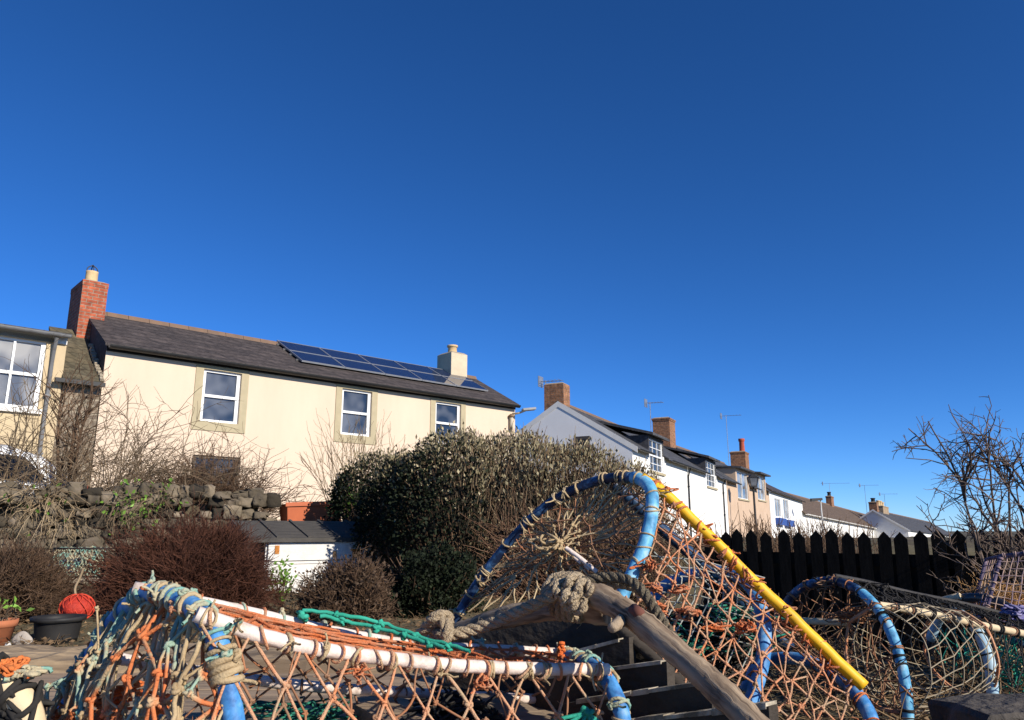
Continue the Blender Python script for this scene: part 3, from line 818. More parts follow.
Fc = House('white_house', 'farthest white house with white bargeboard and grey roof', (908, 529.5, 92), (955, 536, 135), -2.8, 3.6, 2.3)
Fc.walls(whitewash, []); Fc.roof(slate_grey, over=.25, verge=.2, verge_m=fascia_w)
xa = Fc.hit(893, 516, 3.6)[0]; zt_ = Fc.hit(897, 509, 3.6)[2]; print('chimF', xa, zt_)
Fc.chimney(.5, 3.2, Fc.he + 1.0, 1.5, 4.1, Fc.he + 2.3 + 1.0, old_brick, pots=[(.5, .5, .25, .5)], potm=ironm, label='dark brick chimney nearest the gable')
Fc.chimney(4.0, 3.1, Fc.he + 1.0, 8.0, 4.3, Fc.he + 2.3 + .7, mat('buff_brick', (.36, .27, .17), (.28, .2, .13), rough=.9, scale=3), pots=[(.15, .5, .22, .7), (.5, .5, .22, .7), (.85, .5, .22, .6)], potm=buffpot, label='wide buff chimney stack with three pots')
aerial('television_aerial', 'television aerial above the dark chimney of the farthest house', Fc.wpt(1.2, 4.5, Fc.he + 2.0), 3.4, 2.4, blen=2.4)
aerial('television_aerial', 'television aerial beside the three pots of the farthest house', Fc.wpt(9, 3.6, Fc.he + 1.4), 3.2, 2.4, blen=2.4)

# ------------------------------------------------------------------ street lamps
def street_lamp(px, pyt, Y, label, kind):
    top = P(px, pyt, Y); zb = float(gz(top[0], top[1]))
    t = thing('street_lamp', label, 'street lamp', (top[0], top[1], zb)); h = top[2] - zb
    if kind == 'twin':
        MB().tube([(0, 0, -.2), (0, 0, h * .4), (0, 0, h)], [.09, .07, .05], 10).build('post', mat('lamp_grey', (.5, .5, .48), (.42, .42, .4), rough=.5), t, smooth=True)
        MB().hexa([(-.75, -.2, h - .12), (.1, -.2, h - .02), (.1, .2, h - .02), (-.75, .2, h - .12), (-.75, -.15, h + .12), (.1, -.15, h + .16), (.1, .15, h + .16), (-.75, .15, h + .12)]).build('lamp_head', ironm, t)
    else:
        MB().tube([(0, 0, -.2), (0, 0, h * .25), (0, 0, h * .26), (0, 0, h - .5)], [.10, .09, .06, .05], 10).build('post', ironm, t, smooth=True)
        MB().hexa([(-.15, -.15, h - .5), (.15, -.15, h - .5), (.15, .15, h - .5), (-.15, .15, h - .5), (-.22, -.22, h - .1), (.22, -.22, h - .1), (.22, .22, h - .1), (-.22, .22, h - .1)]).build('lantern_glass', glass_blue, t)
        mb = MB()
        for sx, sy in ((-1, -1), (1, -1), (1, 1), (-1, 1)): mb.tube([(.155 * sx, .155 * sy, h - .5), (.225 * sx, .225 * sy, h - .1)], .02, 5)
        mb.hexa([(-.26, -.26, h - .095), (.26, -.26, h - .095), (.26, .26, h - .095), (-.26, .26, h - .095), (-.08, -.08, h + .08), (.08, -.08, h + .08), (.08, .08, h + .08), (-.08, .08, h + .08)])
        mb.box(-.17, -.17, h - .57, .17, .17, h - .505)
        mb.build('lantern_frame', ironm, t)
    return t
street_lamp(752.5, 476, 40, 'black lantern street lamp standing before the buff house', 'lantern')
street_lamp(820.5, 500, 60, 'grey street lamp with dark flat head before the white terrace', 'twin')

# ------------------------------------------------------------------ white car on the terrace
cr = P(71, 486, 11.7)
car = thing('parked_car', 'white hatchback parked behind the stone wall under bare brambles', 'car', (cr[0], cr[1], .72), H.rz)
# local: x from rear (0) to front (-4), y half width .85, z from ground
car_white = mat('car_paint', (.78, .79, .80), (.76, .77, .78), rough=.25, spec=.5); tyre = mat('tyre', (.015, .015, .015), rough=.9)
def section(profile, hw, inset):
    return profile
side = [(-.02, .35), (.0, .75), (-.10, .92), (-.55, 1.30), (-1.0, 1.44), (-2.0, 1.43), (-2.75, .98), (-3.7, .82), (-3.95, .6), (-3.95, .3), (-3.3, .22), (-.6, .22)]
def hw(z): return .84 if z < .9 else .84 - (z - .9) * .42
V = [(x, -hw(z), z) for x, z in side] + [(x, hw(z), z) for x, z in side]; n = len(side)
MB().add(V, [tuple(range(n)), tuple(range(2 * n - 1, n - 1, -1))] + [(k, k + n, (k + 1) % n + n, (k + 1) % n) for k in range(n)]).build('body', car_white, car, bevel=.05)
glz = mat('car_glass', (.012, .014, .016), (.02, .02, .022), rough=.05, spec=.5)
for sg in (-1, 1):
    q = [(-.5, .96), (-.78, 1.28), (-1.95, 1.37), (-2.5, 1.0)]
    V = [(x, sg * (hw(z) + .012), z) for x, z in q] + [(x, sg * (hw(z) - .01), z) for x, z in q]
    MB().add(V, [(0, 1, 2, 3), (7, 6, 5, 4)] + [(k, k + 4, (k + 1) % 4 + 4, (k + 1) % 4) for k in range(4)]).build('side_window', glz, car)
    MB().obox((-.03, sg * .70, .80), (1, 0, -.35), (0, 1, 0), (.3, 0, 1), .05, .11, .12).build('tail_light', mat('red_lens', (.5, .015, .02), (.4, .01, .015), rough=.15, spec=.5), car, bevel=.02)
MB().hexa([(-.14, -.66, .97), (-.14, .66, .97), (-.52, .6, 1.26), (-.52, -.6, 1.26), (-.11, -.66, .985), (-.11, .66, .985), (-.49, .6, 1.285), (-.49, -.6, 1.285)]).build('rear_window', glz, car)
for x in (-.75, -3.1):
    for sg in (-1, 1):
        wb_ = MB(); 
        prof = [(.0, -.1), (.24, -.1), (.31, -.07), (.31, .07), (.24, .1), (0, .1)]
        wb_.lathe(prof, n=20); wb_.v = [(x + a, sg * .78 + c, .31 + b) for a, b, c in wb_.v]; wo = wb_.build('wheel', tyre, car, smooth=True)
        rb_ = MB().lathe([(0, .0), (.2, .0), (.2, .012), (0, .02)], n=16); rb_.v = [(x + a, sg * (.881 + c), .31 + b) for a, b, c in rb_.v]; rb_.build('rim', alu, wo)
# ------------------------------------------------------------------ garden materials
def plantmat(name, c, c2, island=.45, rough=.8, scale=3.0): return mat(name, c, c2, rough=rough, scale=scale, detail=3, island=island, spec=.2)
bark_brown = plantmat('brown_twigs', (.085, .05, .03), (.15, .092, .055))
bark_red = plantmat('reddish_twigs', (.060, .024, .015), (.11, .044, .026))
bark_grey = plantmat('grey_brown_twigs', (.12, .082, .05), (.20, .145, .09))
bark_pale = plantmat('pale_stems', (.33, .25, .15), (.24, .17, .10))
leaf_olive = plantmat('olive_leaves', (.17, .145, .078), (.34, .28, .17), island=.6, rough=.5)
leaf_shade = plantmat('shade_dark_leaves', (.006, .010, .004), (.015, .021, .008), island=.6, rough=.75)  # near-black, so the leaves carry the hedge's shade in their colour
leaf_green = plantmat('fresh_green_leaves', (.10, .20, .025), (.16, .28, .05), island=.4, rough=.5)
stone_m = mat('mossy_wall_stone', (.175, .138, .105), (.05, .042, .034), rough=.95, scale=4.5, detail=9, bump=1.0, bscale=16, island=.75, c3=(.125, .10, .068), lo=.25, hi=.75)
soil = mat('dark_soil', (.03, .022, .014), (.05, .036, .022), rough=1.0, scale=10, bump=.8)

def unit(v): return v / (np.linalg.norm(v, axis=-1, keepdims=True) + 1e-9)

def arcs(base, dirs, length, K=5, grav=0.0, wob=.12):
    """bent stems: base (N,3), start directions (N,3), lengths (N,)"""
    N = len(base); base = np.asarray(base, float); d = unit(np.asarray(dirs, float)); L = np.broadcast_to(length, (N,))
    pts = [base]; st = (L / (K - 1))[:, None]
    for k in range(K - 1):
        d = unit(d + rng.normal(size=(N, 3)) * wob + np.array([0, 0, -grav]))
        pts.append(pts[-1] + d * st)
    return np.stack(pts, 1)

def side_twigs(par, n, lo, hi, spread=.8, K=4, wob=.15, up=.1, tmin=.3, grav=0.0):
    """n twigs leaving random places of the parent polylines (N,K,3)"""
    N, Kp, _ = par.shape
    i = rng.integers(0, N, n); t = tmin + (1 - tmin) * rng.random(n); s = t * (Kp - 1); k = np.minimum(s.astype(int), Kp - 2); f = (s - k)[:, None]
    b = par[i, k] * (1 - f) + par[i, k + 1] * f; d = unit(par[i, k + 1] - par[i, k])
    dirs = unit(d + rng.normal(size=(n, 3)) * spread + np.array([0, 0, up]))
    return arcs(b, dirs, lo + (hi - lo) * rng.random(n), K, grav, wob)

def taper(r0, r1, K): return np.linspace(r0, r1, K)

def dome_bush(name, label, c, rx, ry, h, m, n=260, n2=1600, n3=2600, r0=.005, seed=1, cat='shrub', group=None, inner=None, wob=.14, leaf=None, nleaf=0, fine=.0022):
    """twiggy rounded shrub: stems fan from the root and end on an uneven dome"""
    zb = float(gz(c[0], c[1])) - .05
    t = thing(name, label, cat, (c[0], c[1], zb), 0, group)
    th = rng.random(n) * 2 * np.pi; ph = np.arccos(1 - rng.random(n) * .93)
    tip = np.stack([rx * np.sin(ph) * np.cos(th), ry * np.sin(ph) * np.sin(th), .08 + (h - .08) * np.cos(ph)], 1) * (0.80 + .20 * rng.random(n) + .13 * np.sin(3 * th + seed) * np.sin(ph * 2.5 + seed * 2))[:, None]
    b = np.stack([rng.normal(size=n) * rx * .18, rng.normal(size=n) * ry * .18, np.zeros(n)], 1)
    K = 6; u = np.linspace(0, 1, K)[None, :, None]
    mid = b * .4 + tip * .6 + np.array([0, 0, h * .12])
    par = (1 - u) ** 2 * b[:, None] + 2 * u * (1 - u) * mid[:, None] + u * u * tip[:, None] + rng.normal(size=(n, K, 3)) * .012
    s2 = side_twigs(par, n2, .12 * h, .34 * h, .55, 4, wob, .25, .3); s3 = side_twigs(s2, n3, .07 * h, .2 * h, .6, 3, wob, .2, .3)
    nb = NB().tubes(par, taper(r0, r0 * .5, K), 4).tubes(s2, taper(r0 * .5, fine, 4), 3).tubes(s3, taper(fine * 1.1, fine * .7, 3), 3)
    nb.build('stems', m, t)
    if nleaf:
        e = np.concatenate([s3[:, -1], s2[:, -1]]); k = rng.integers(0, len(e), nleaf); e = e[k] + rng.normal(size=(nleaf, 3)) * .012
        V, T = batch_leaves(e, unit(rng.normal(size=(nleaf, 3)) + np.array([0, 0, .6])), .006 + .006 * rng.random(nleaf), .02 + .02 * rng.random(nleaf))
        NB().add(V, T=T).build('foliage', leaf, t, smooth=False)
    return t

# ------------------------------------------------------------------ dry stone retaining wall
wl = thing('stone_wall', 'mossy rubble stone wall holding up the garden below the cream house', 'wall', (WALL_A[0], WALL_A[1], 0), math.atan2(_wd[1], _wd[0]))
WLn = 5.05
def cube_template():
    V = []; idx = {}; T = []
    g = (-1, -.45, .45, 1)
    def vid(p):
        p = tuple(p)
        if p not in idx: idx[p] = len(V); V.append(np.array(p))
        return idx[p]
    for ax in range(3):
        for s in (-1, 1):
            for i in range(3):
                for j in range(3):
                    q = []
                    for (a_, b_) in ((i, j), (i + 1, j), (i + 1, j + 1), (i, j + 1)):
                        p = [0, 0, 0]; p[ax] = s; p[(ax + 1) % 3] = g[a_]; p[(ax + 2) % 3] = g[b_]; q.append(vid(p))
                    if s < 0: q = q[::-1]
                    T += [(q[0], q[1], q[2]), (q[0], q[2], q[3])]
    V = np.array(V); r = np.linalg.norm(V, axis=1)[:, None]
    V = np.where((np.abs(V) > .9).sum(1)[:, None] == 3, V * .93, np.where((np.abs(V) > .9).sum(1)[:, None] == 2, V * .985, V))
    return V, np.array(T)
tv, tt = cube_template()
NBw = NB()
z = .15; row = 0
while z < 1.42:
    rh = rnd.uniform(.09, .18); x = -.6 + rnd.uniform(0, .2)
    while x < WLn:
        w_ = rnd.uniform(.12, .33); hgt = rh * rnd.uniform(.85, 1.1)
        top_row = z + rh > 1.30
        if top_row: hgt = rnd.uniform(.09, .19); w_ = rnd.uniform(.11, .25)
        if not (top_row and rnd.random() < .18):
            # a rough squared block: pushed-out sphere
            q = tv + .13 * rng.normal(size=tv.shape)
            ang = rnd.uniform(-.2, .2); ca, sa = math.cos(ang), math.sin(ang)
            P3 = q * np.array([w_ * .5, .2, hgt * .5]); P3[:, [0, 2]] = P3[:, [0, 2]] @ np.array([[ca, sa], [-sa, ca]])
            NBw.add(P3 + np.array([x + w_ / 2, .02 + rnd.uniform(-.05, .04), z + hgt / 2]), T=tt)
        x += w_ * .96
    z += rh * .94; row += 1
NBw.build('stone_facing', stone_m, wl, smooth=False)
MB().box(-.6, .02, .0, WLn - .1, .3, 1.34).build('rubble_core', mat('wall_core', (.07, .055, .035), (.10, .08, .05), rough=1, scale=5, bump=.8), wl)

def wallpt(x, y, z):
    p = WALL_A + _wd * x + _wnrm * y; return np.array([p[0], p[1], z])
# plants rooted in the wall top and face
def wall_tuft(x, z, n, label, m, L=(.25, .6), leaf=None, nleaf=0, green=False):
    o = wallpt(x, -.12, z); t = thing('trailing_plant', label, 'plant', o, wl.rotation_euler[2], 'plants trailing over the stone wall')
    b = np.stack([rng.normal(size=n) * .16, rng.normal(size=n) * .05, rng.normal(size=n) * .06], 1)
    d = np.stack([rng.normal(size=n) * .8, -.35 - .4 * rng.random(n), .3 + .5 * rng.normal(size=n)], 1)
    par = arcs(b, d, L[0] + (L[1] - L[0]) * rng.random(n), 6, .32, .22)
    s2 = side_twigs(par, n * 2, .06, .2, .7, 4, .2, .0)
    NB().tubes(par, taper(.006, .003, 6), 4).tubes(s2, taper(.0035, .002, 4), 3).build('stems', m, t)
    if nleaf:
        k = rng.integers(0, len(par), nleaf); f = rng.integers(0, 6, nleaf); c = par[k, f] * .6 + rng.normal(size=(nleaf, 3)) * np.array([.1, .04, .06])
        V, T = batch_leaves(c, rng.normal(size=(nleaf, 3)) + np.array([0, -.5, .8]), .016 + .012 * rng.random(nleaf), .05 + .04 * rng.random(nleaf))
        NB().add(V, T=T).build('foliage', leaf, t, smooth=False)
def wx(px, py):
    d = ray(px, py); r = d[0] / d[1]
    return float((r * WALL_A[1] - WALL_A[0]) / (_wd[0] - r * _wd[1]))
wall_tuft(wx(38, 515), 1.38, 70, 'dry straggling stems hanging over the wall below the car', bark_pale, (.25, .65), leaf_green, 30)
wall_tuft(wx(58, 530), 1.18, 36, 'pale dead stems splayed down the middle of the stone wall', bark_pale, (.2, .5))
wall_tuft(wx(128, 528), 1.28, 70, 'leafy green and brown plant trailing down the wall', bark_grey, (.2, .5), leaf_green, 160)
wall_tuft(wx(152, 510), 1.42, 60, 'small green plant sprouting on the wall top', bark_grey, (.15, .4), leaf_green, 130)
wall_tuft(wx(16, 540), 1.0, 34, 'brown dry stems at the left end of the stone wall', bark_grey, (.2, .45), leaf_green, 20)

# ------------------------------------------------------------------ bare brambles behind the wall
def bramble(px0, px1, label, n, hgt, seed, m, back=.9, name='bramble', n2=700, n3=900, lean=0.0, thick=.008, K=9, grav=.085):
    xs = (wx(px0, 490), wx(px1, 490)); c = wallpt((xs[0] + xs[1]) / 2, back, .8)
    t = thing(name, label, 'shrub', c, wl.rotation_euler[2], 'bare shrubs before the cream house')
    w_ = (xs[1] - xs[0]) / 2
    b = np.stack([(rng.random(n) * 2 - 1) * w_, rng.normal(size=n) * .25, np.zeros(n)], 1)
    d = np.stack([rng.normal(size=n) * .45 + lean, rng.normal(size=n) * .35, 1.0 + .2 * rng.random(n)], 1)
    par = arcs(b, d, hgt * (.65 + .6 * rng.random(n)), K, grav, .12)
    s2 = side_twigs(par, n2, .2, .75, .75, 6, .17, .12, .25, .05); s3 = side_twigs(s2, n3, .08, .32, .8, 4, .2, .1)
    NB().tubes(par, taper(thick, thick * .45, K), 5).tubes(s2, taper(.0048, .0026, 6), 3).tubes(s3, taper(.003, .0018, 4), 3).build('stems', m, t)
    return t
bramble(-30, 60, 'dense bare bramble in front of the buff house at the left edge', 60, 2.0, 1, bark_grey, 1.0, n2=480, n3=700)
bramble(60, 130, 'tall arching bare bramble before the stone lean-to', 80, 1.9, 2, bark_grey, 1.0, n2=650, n3=900, lean=.25, grav=.12, K=11)
bramble(125, 190, 'loose arching bramble against the cream wall', 60, 1.9, 3, bark_grey, 1.1, n2=500, n3=800, lean=.3, grav=.2, K=12)
bramble(195, 258, 'bushy bare shrub over the lower window of the cream house', 170, 1.25, 4, bark_brown, 1.2, n2=1300, n3=2000)
# thick upright stems of the left bramble
tk = wallpt(wx(57, 480), 1.3, .8); tt_ = thing('elder_tree', 'thin dark elder trunks standing before the lean-to', 'tree', tk)
par = np.stack([spline([np.array([dx_, 0, 0]), np.array([dx_ * 1.6 + .02, .03, .8]), np.array([dx_ * 2.4, .0, 1.5]), np.array([dx_ * 3.6 + .03, .05, 2.1])], 9) for dx_ in (-.07, .02, .06)])
s2 = side_twigs(par, 90, .3, .9, .6, 6, .16, .25, .35); s3 = side_twigs(s2, 260, .1, .35, .7, 4, .2, .15)
NB().tubes(par, taper(.032, .012, 9), 7).build('trunk', bark_brown, tt_)
NB().tubes(s2, taper(.009, .003, 6), 4).tubes(s3, taper(.0035, .002, 4), 3).build('branches', bark_brown, tt_)

# shrub and ivy at the house corner, right of the orange box
c = P(357, 490, 12.3); 
t = thing('bare_shrub', 'small bare upright shrub beside the third upstairs window', 'shrub', (c[0], c[1], .75), 0, 'bare shrubs before the cream house')
n = 60; b = np.stack([rng.normal(size=n) * .22, rng.normal(size=n) * .15, np.zeros(n)], 1); d = np.stack([rng.normal(size=n) * .22, rng.normal(size=n) * .2, np.ones(n)], 1)
par = arcs(b, d, 1.5 + .5 * rng.random(n), 7, -.01, .1); s2 = side_twigs(par, 420, .1, .4, .5, 4, .15, .3, .4)
NB().tubes(par, taper(.007, .003, 7), 4).tubes(s2, taper(.0035, .002, 4), 3).build('stems', bark_pale, t)

# ------------------------------------------------------------------ the big hedge
def blob_pts(n, parts, shell=.25):
    """points near the surface of a union of ellipsoids (c, r) with outward normals"""
    out = []; nr = []
    vol = np.array([r[0] * r[1] * r[2] for _, r in parts]) ** .67; cnt = (n * 1.35 * vol / vol.sum()).astype(int)
    for (c, r), k in zip(parts, cnt):
        u = unit(rng.normal(size=(k, 3))); s = 1 - shell * rng.random((k, 1)) ** 1.5 + .05 * rng.normal(size=(k, 1))
        p = np.array(c) + u * np.array(r) * s; nn = unit(u / np.array(r))
        keep = np.ones(k, bool)
        for (c2, r2) in parts:
            if c2 is c: continue
            keep &= np.linalg.norm((p - np.array(c2)) / np.array(r2), axis=1) > .82
        out.append(p[keep]); nr.append(nn[keep])
    return np.concatenate(out), np.concatenate(nr)
hc = P(495, 530, 8.7); hz = .3
hedge = thing('hedge', 'big clipped evergreen hedge, khaki and twiggy, beside the white shed', 'hedge', (hc[0], hc[1], hz))
def hp(px, py, Y): return P(px, py, Y) - np.array([hc[0], hc[1], hz])
parts = [(hp(412, 525, 9.2), (.64, .6, .84)), (hp(455, 520, 8.8), (.75, .8, .97)), (hp(520, 520, 8.9), (.78, .8, .97)), (hp(580, 535, 8.8), (.72, .75, 1.0)), (hp(630, 552, 8.7), (.55, .7, .95)),
         (hp(380, 508, 10.5), (.66, .4, .74)), (hp(560, 585, 8.4), (.9, .6, .8)), (hp(480, 590, 8.6), (.75, .5, .75))]
# dark woody heart, broken into stems so nothing shows straight through
p, nn = blob_pts(2600, [(c_, tuple(q * .86 for q in r_)) for c_, r_ in parts], .5)
root = p * np.array([.75, .7, 0]) + np.array([0, 0, -.1]); K = 5; u = np.linspace(0, 1, K)[None, :, None]
par = root[:, None] * (1 - u) + p[:, None] * u + rng.normal(size=(len(p), K, 3)) * .03
p4, nn4 = blob_pts(5200, parts, .12)
tw = arcs(p4 - nn4 * .12, unit(nn4 * .5 + np.array([0, -.1, 1.0]) + rng.normal(size=nn4.shape) * .28), .10 + .13 * rng.random(len(p4)), 4, 0, .1)
NB().tubes(par, taper(.010, .004, K), 4).tubes(tw, taper(.0045, .002, 4), 3).build('stems', bark_brown, hedge)
p5_, n5_ = blob_pts(8000, parts, .1); k5 = (p5_[:, 0] > -.5) & (p5_[:, 2] > .3); p5_, n5_ = p5_[k5], n5_[k5]
tw = arcs(p5_ - n5_ * .06, unit(n5_ * .35 + np.array([0, 0, 1.0]) + rng.normal(size=n5_.shape) * .2), .07 + .12 * rng.random(len(p5_)), 4, 0, .08)
NB().tubes(tw, taper(.0042, .002, 4), 3).build('pale_stems', plantmat('hedge_pale_stems', (.26, .185, .11), (.16, .105, .06)), hedge)
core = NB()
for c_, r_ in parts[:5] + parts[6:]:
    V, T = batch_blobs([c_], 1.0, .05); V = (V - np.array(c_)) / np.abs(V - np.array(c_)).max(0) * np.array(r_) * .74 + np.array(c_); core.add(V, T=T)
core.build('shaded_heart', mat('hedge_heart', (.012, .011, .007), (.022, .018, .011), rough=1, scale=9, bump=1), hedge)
# leaves: left side's shade put into dark ivy, pale dry-tipped on top and right
p, nn = blob_pts(90000, parts, .14)
px_ = 512 + F * (p[:, 0] + hc[0]) / (p[:, 1] + hc[1])
keep = rng.random(len(p)) < np.clip((p[:, 2] - .15) / .8, .12, 1) * np.where(p[:, 0] > -.1, np.clip(.15 + .75 * (p[:, 2] - 1.0) / .6, .12, .9), 1) ; p, nn, px_ = p[keep], nn[keep], px_[keep]
clump = np.sin(p[:, 0] * 9 + np.sin(p[:, 2] * 7) * 2) * np.sin(p[:, 1] * 8 + p[:, 2] * 6) + .35 * rng.normal(size=len(p))
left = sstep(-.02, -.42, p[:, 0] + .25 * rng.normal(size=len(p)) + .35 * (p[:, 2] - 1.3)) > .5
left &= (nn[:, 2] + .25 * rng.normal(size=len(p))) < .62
ok = clump > -.7; sel = ok & ~left
V, T = batch_leaves(p[sel], unit(nn[sel] * .7 + np.array([0, 0, .8]) + .45 * rng.normal(size=nn[sel].shape)), .006 + .012 * rng.random(sel.sum()) ** 1.5, .025 + .05 * rng.random(sel.sum()) ** 1.5)
NB().add(V, T=T).build('foliage', leaf_olive, hedge, smooth=False)
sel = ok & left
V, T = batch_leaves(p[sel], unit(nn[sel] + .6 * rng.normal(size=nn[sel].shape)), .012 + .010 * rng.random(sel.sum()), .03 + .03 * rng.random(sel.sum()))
o_ = NB().add(V, T=T).build('shaded_ivy_foliage', leaf_shade, hedge, smooth=False); o_['label'] = 'ivy side of the hedge with shade put into its dark leaves'
# reddish bare twigs low on the right side
n = 900; s_ = rng.random(n)
b = np.stack([hp(590, 585, 8)[0] + (rng.random(n) - .5) * 1.9, -1.0 + .3 * rng.random(n), -.05 + .75 * rng.random(n)], 1)
par = arcs(b, np.stack([-.3 + .7 * rng.normal(size=n), -.5 + .3 * rng.normal(size=n), .5 + .5 * rng.random(n)], 1), .18 + .34 * rng.random(n), 5, .02, .12)
o_ = NB().tubes(par, taper(.004, .0018, 5), 3).build('bare_twigs', plantmat('hedge_twigs', (.12, .062, .036), (.19, .11, .068)), hedge); o_['label'] = 'reddish bare twigs low on the hedge'

iv = P(352, 494, 10.6)
t = thing('ivy_bush', 'small bright green ivy clump at the left shoulder of the hedge', 'plant', (iv[0], iv[1], iv[2] - .1))
n = 380; c = rng.normal(size=(n, 3)) * np.array([.12, .12, .10]); V, T = batch_leaves(c, rng.normal(size=(n, 3)) + np.array([.2, -.4, .7]), .016 + .016 * rng.random(n), .04 + .03 * rng.random(n))
NB().add(V, T=T).build('foliage', mat('ivy_green', (.05, .11, .015), (.09, .17, .03), island=.5, scale=3, rough=.45), t, smooth=False)
NB().tubes(arcs(np.zeros((40, 3)) + [0, 0, -.6], rng.normal(size=(40, 3)) * .3 + [0, 0, 1], .55, 5), taper(.006, .003, 5), 4).build('stems', bark_brown, t)

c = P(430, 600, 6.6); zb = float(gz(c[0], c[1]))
t = thing('shade_filler_bush', 'low dark leafy filler added for the shade at the foot of the hedge', 'shrub', (c[0], c[1], zb))  # added leaf mass; its near-black leaves stand in for hedge shade
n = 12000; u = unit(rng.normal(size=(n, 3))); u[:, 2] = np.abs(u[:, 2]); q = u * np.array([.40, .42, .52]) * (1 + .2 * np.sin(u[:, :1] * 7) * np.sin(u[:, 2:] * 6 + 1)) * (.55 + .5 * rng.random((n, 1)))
V, T = batch_leaves(q, unit(u + .8 * rng.normal(size=(n, 3))), .007 + .007 * rng.random(n), .02 + .025 * rng.random(n)); NB().add(V, T=T).build('foliage', leaf_shade, t, smooth=False)
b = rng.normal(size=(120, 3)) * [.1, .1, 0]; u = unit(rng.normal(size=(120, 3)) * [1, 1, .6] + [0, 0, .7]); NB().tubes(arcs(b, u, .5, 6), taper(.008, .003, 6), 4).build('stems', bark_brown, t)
# ------------------------------------------------------------------ shed
e0 = P(266, 538.5, 8.6); e1 = P(392, 537, 9.5)
srz = math.atan2(e1[1] - e0[1], e1[0] - e0[0]); zg_ = .25; shl = math.hypot(e1[0] - e0[0], e1[1] - e0[1])
shed = thing('garden_shed', 'low white painted shed with dark felt roof in front of the hedge', 'shed', (e0[0], e0[1], zg_), srz)
he = (e0[2] + e1[2]) / 2 - zg_ - .03; wpaint = mat('peeling_white_paint', (.72, .70, .66), (.60, .57, .52), rough=.85, scale=5, detail=9, bump=.25, bscale=30, lo=.35, hi=.72)
rust = mat('rust_stain', (.42, .15, .03), (.55, .26, .08), rough=.9, scale=14); felt = mat('roofing_felt', (.055, .05, .045), (.095, .085, .072), rough=.9, scale=4, detail=8, bump=.5, bscale=30, stretch=(1, 5, 1))
bodyb = MB(); sw_ = 1.5; sr_ = .17
zz = -.4; k = 0
while zz < he - .22:
    h2 = min(.13, he - .22 - zz); bodyb.box(.0, .0 + .004 * (k % 2), zz, shl, .03, zz + h2 - .006); zz += h2; k += 1
bodyb.box(.01, .02, -.4, shl - .01, .05, he)
bodyb.build('front_boards', wpaint, shed)
fb = MB().box(.03, -.018, he - .215, shl, .018, he - .02); fb.build('fascia_board', wpaint, shed)
gb = MB().add([(.0, .05, -.4), (.0, sw_, -.4), (.0, sw_, he), (.0, .62, he + sr_), (.0, .05, he)], [(0, 4, 3, 2, 1)]).add([(shl, .05, -.4), (shl, sw_, -.4), (shl, sw_, he), (shl, .62, he + sr_), (shl, .05, he)], [(0, 1, 2, 3, 4)])
gb.build('gable_boards', mat('shaded_gable_boards', (.09, .085, .095), (.06, .055, .065), rough=.9, scale=4, stretch=(1, 1, 6)), shed)  # dark tone paints shade onto the ends of the white shed
rb = MB(); y0r, y1r = -.07, .62
rb.hexa([(-.2, y0r, he - .015), (shl + .1, y0r, he - .015), (shl + .1, y1r, he + sr_ + .01), (-.2, y1r, he + sr_ + .01), (-.2, y0r, he + .03), (shl + .1, y0r, he + .03), (shl + .1, y1r, he + sr_ + .055), (-.2, y1r, he + sr_ + .055)])
rb.hexa([(-.2, y1r, he + sr_ + .01), (shl + .1, y1r, he + sr_ + .01), (shl + .1, sw_ + .1, he - .04), (-.2, sw_ + .1, he - .04), (-.2, y1r, he + sr_ + .055), (shl + .1, y1r, he + sr_ + .055), (shl + .1, sw_ + .1, he + .005), (-.2, sw_ + .1, he + .005)])
ro = rb.build('roof', felt, shed)
bt = MB()
for x in np.arange(.1, shl, .36): bt.hexa([(x, y0r + .01, he + .034), (x + .03, y0r + .01, he + .034), (x + .03, y1r, he + sr_ + .06), (x, y1r, he + sr_ + .06), (x, y0r + .01, he + .048), (x + .03, y0r + .01, he + .048), (x + .03, y1r, he + sr_ + .074), (x, y1r, he + sr_ + .074)])
bt.build('batten', felt, ro)
bb = MB(); ex = -.215
bb.hexa([(ex, y0r, he - .11), (ex + .02, y0r, he - .11), (ex + .02, y1r, he + sr_ - .06), (ex, y1r, he + sr_ - .06), (ex, y0r, he + .015), (ex + .02, y0r, he + .015), (ex + .02, y1r, he + sr_ + .065), (ex, y1r, he + sr_ + .065)])
bb.build('bargeboard', mat('dark_barge', (.05, .045, .042), (.08, .07, .06), rough=.9), ro)
for x, w_, z0_, z1_ in ((.10, .05, he - .14, he - .05), (.78, .04, he - .19, he - .12), (1.02, .10, he - .2, he - .10)): MB().box(x, -.026, z0_, x + w_, -.0185, z1_).build('rusty_hinge', rust, shed)

# orange fish box on the wall behind the shed
a = P(286, 520, 10.6); b = P(343, 518, 11.0)
bl_ = math.hypot(b[0] - a[0], b[1] - a[1]); brz = math.atan2(b[1] - a[1], b[0] - a[0])
fbx = thing('fish_box', 'orange plastic fish box on the wall behind the white shed', 'box', (a[0], a[1], a[2] - .08), brz)
orange_p = mat('orange_plastic', (.50, .13, .05), (.42, .11, .045), rough=.55, scale=5)
MB().hexa([(.03, .03, 0), (bl_ - .03, .03, 0), (bl_ - .03, .4, 0), (.03, .4, 0), (0, 0, .30), (bl_, 0, .34), (bl_, .45, .34), (0, .45, .30)]).build('box_body', orange_p, fbx, bevel=.012)
MB().hexa([(-.02, -.02, .26), (bl_ + .02, -.02, .30), (bl_ + .02, -.003, .30), (-.02, -.003, .26), (-.02, -.02, .315), (bl_ + .02, -.02, .355), (bl_ + .02, -.003, .355), (-.02, -.003, .315)]).build('rim', orange_p, fbx)
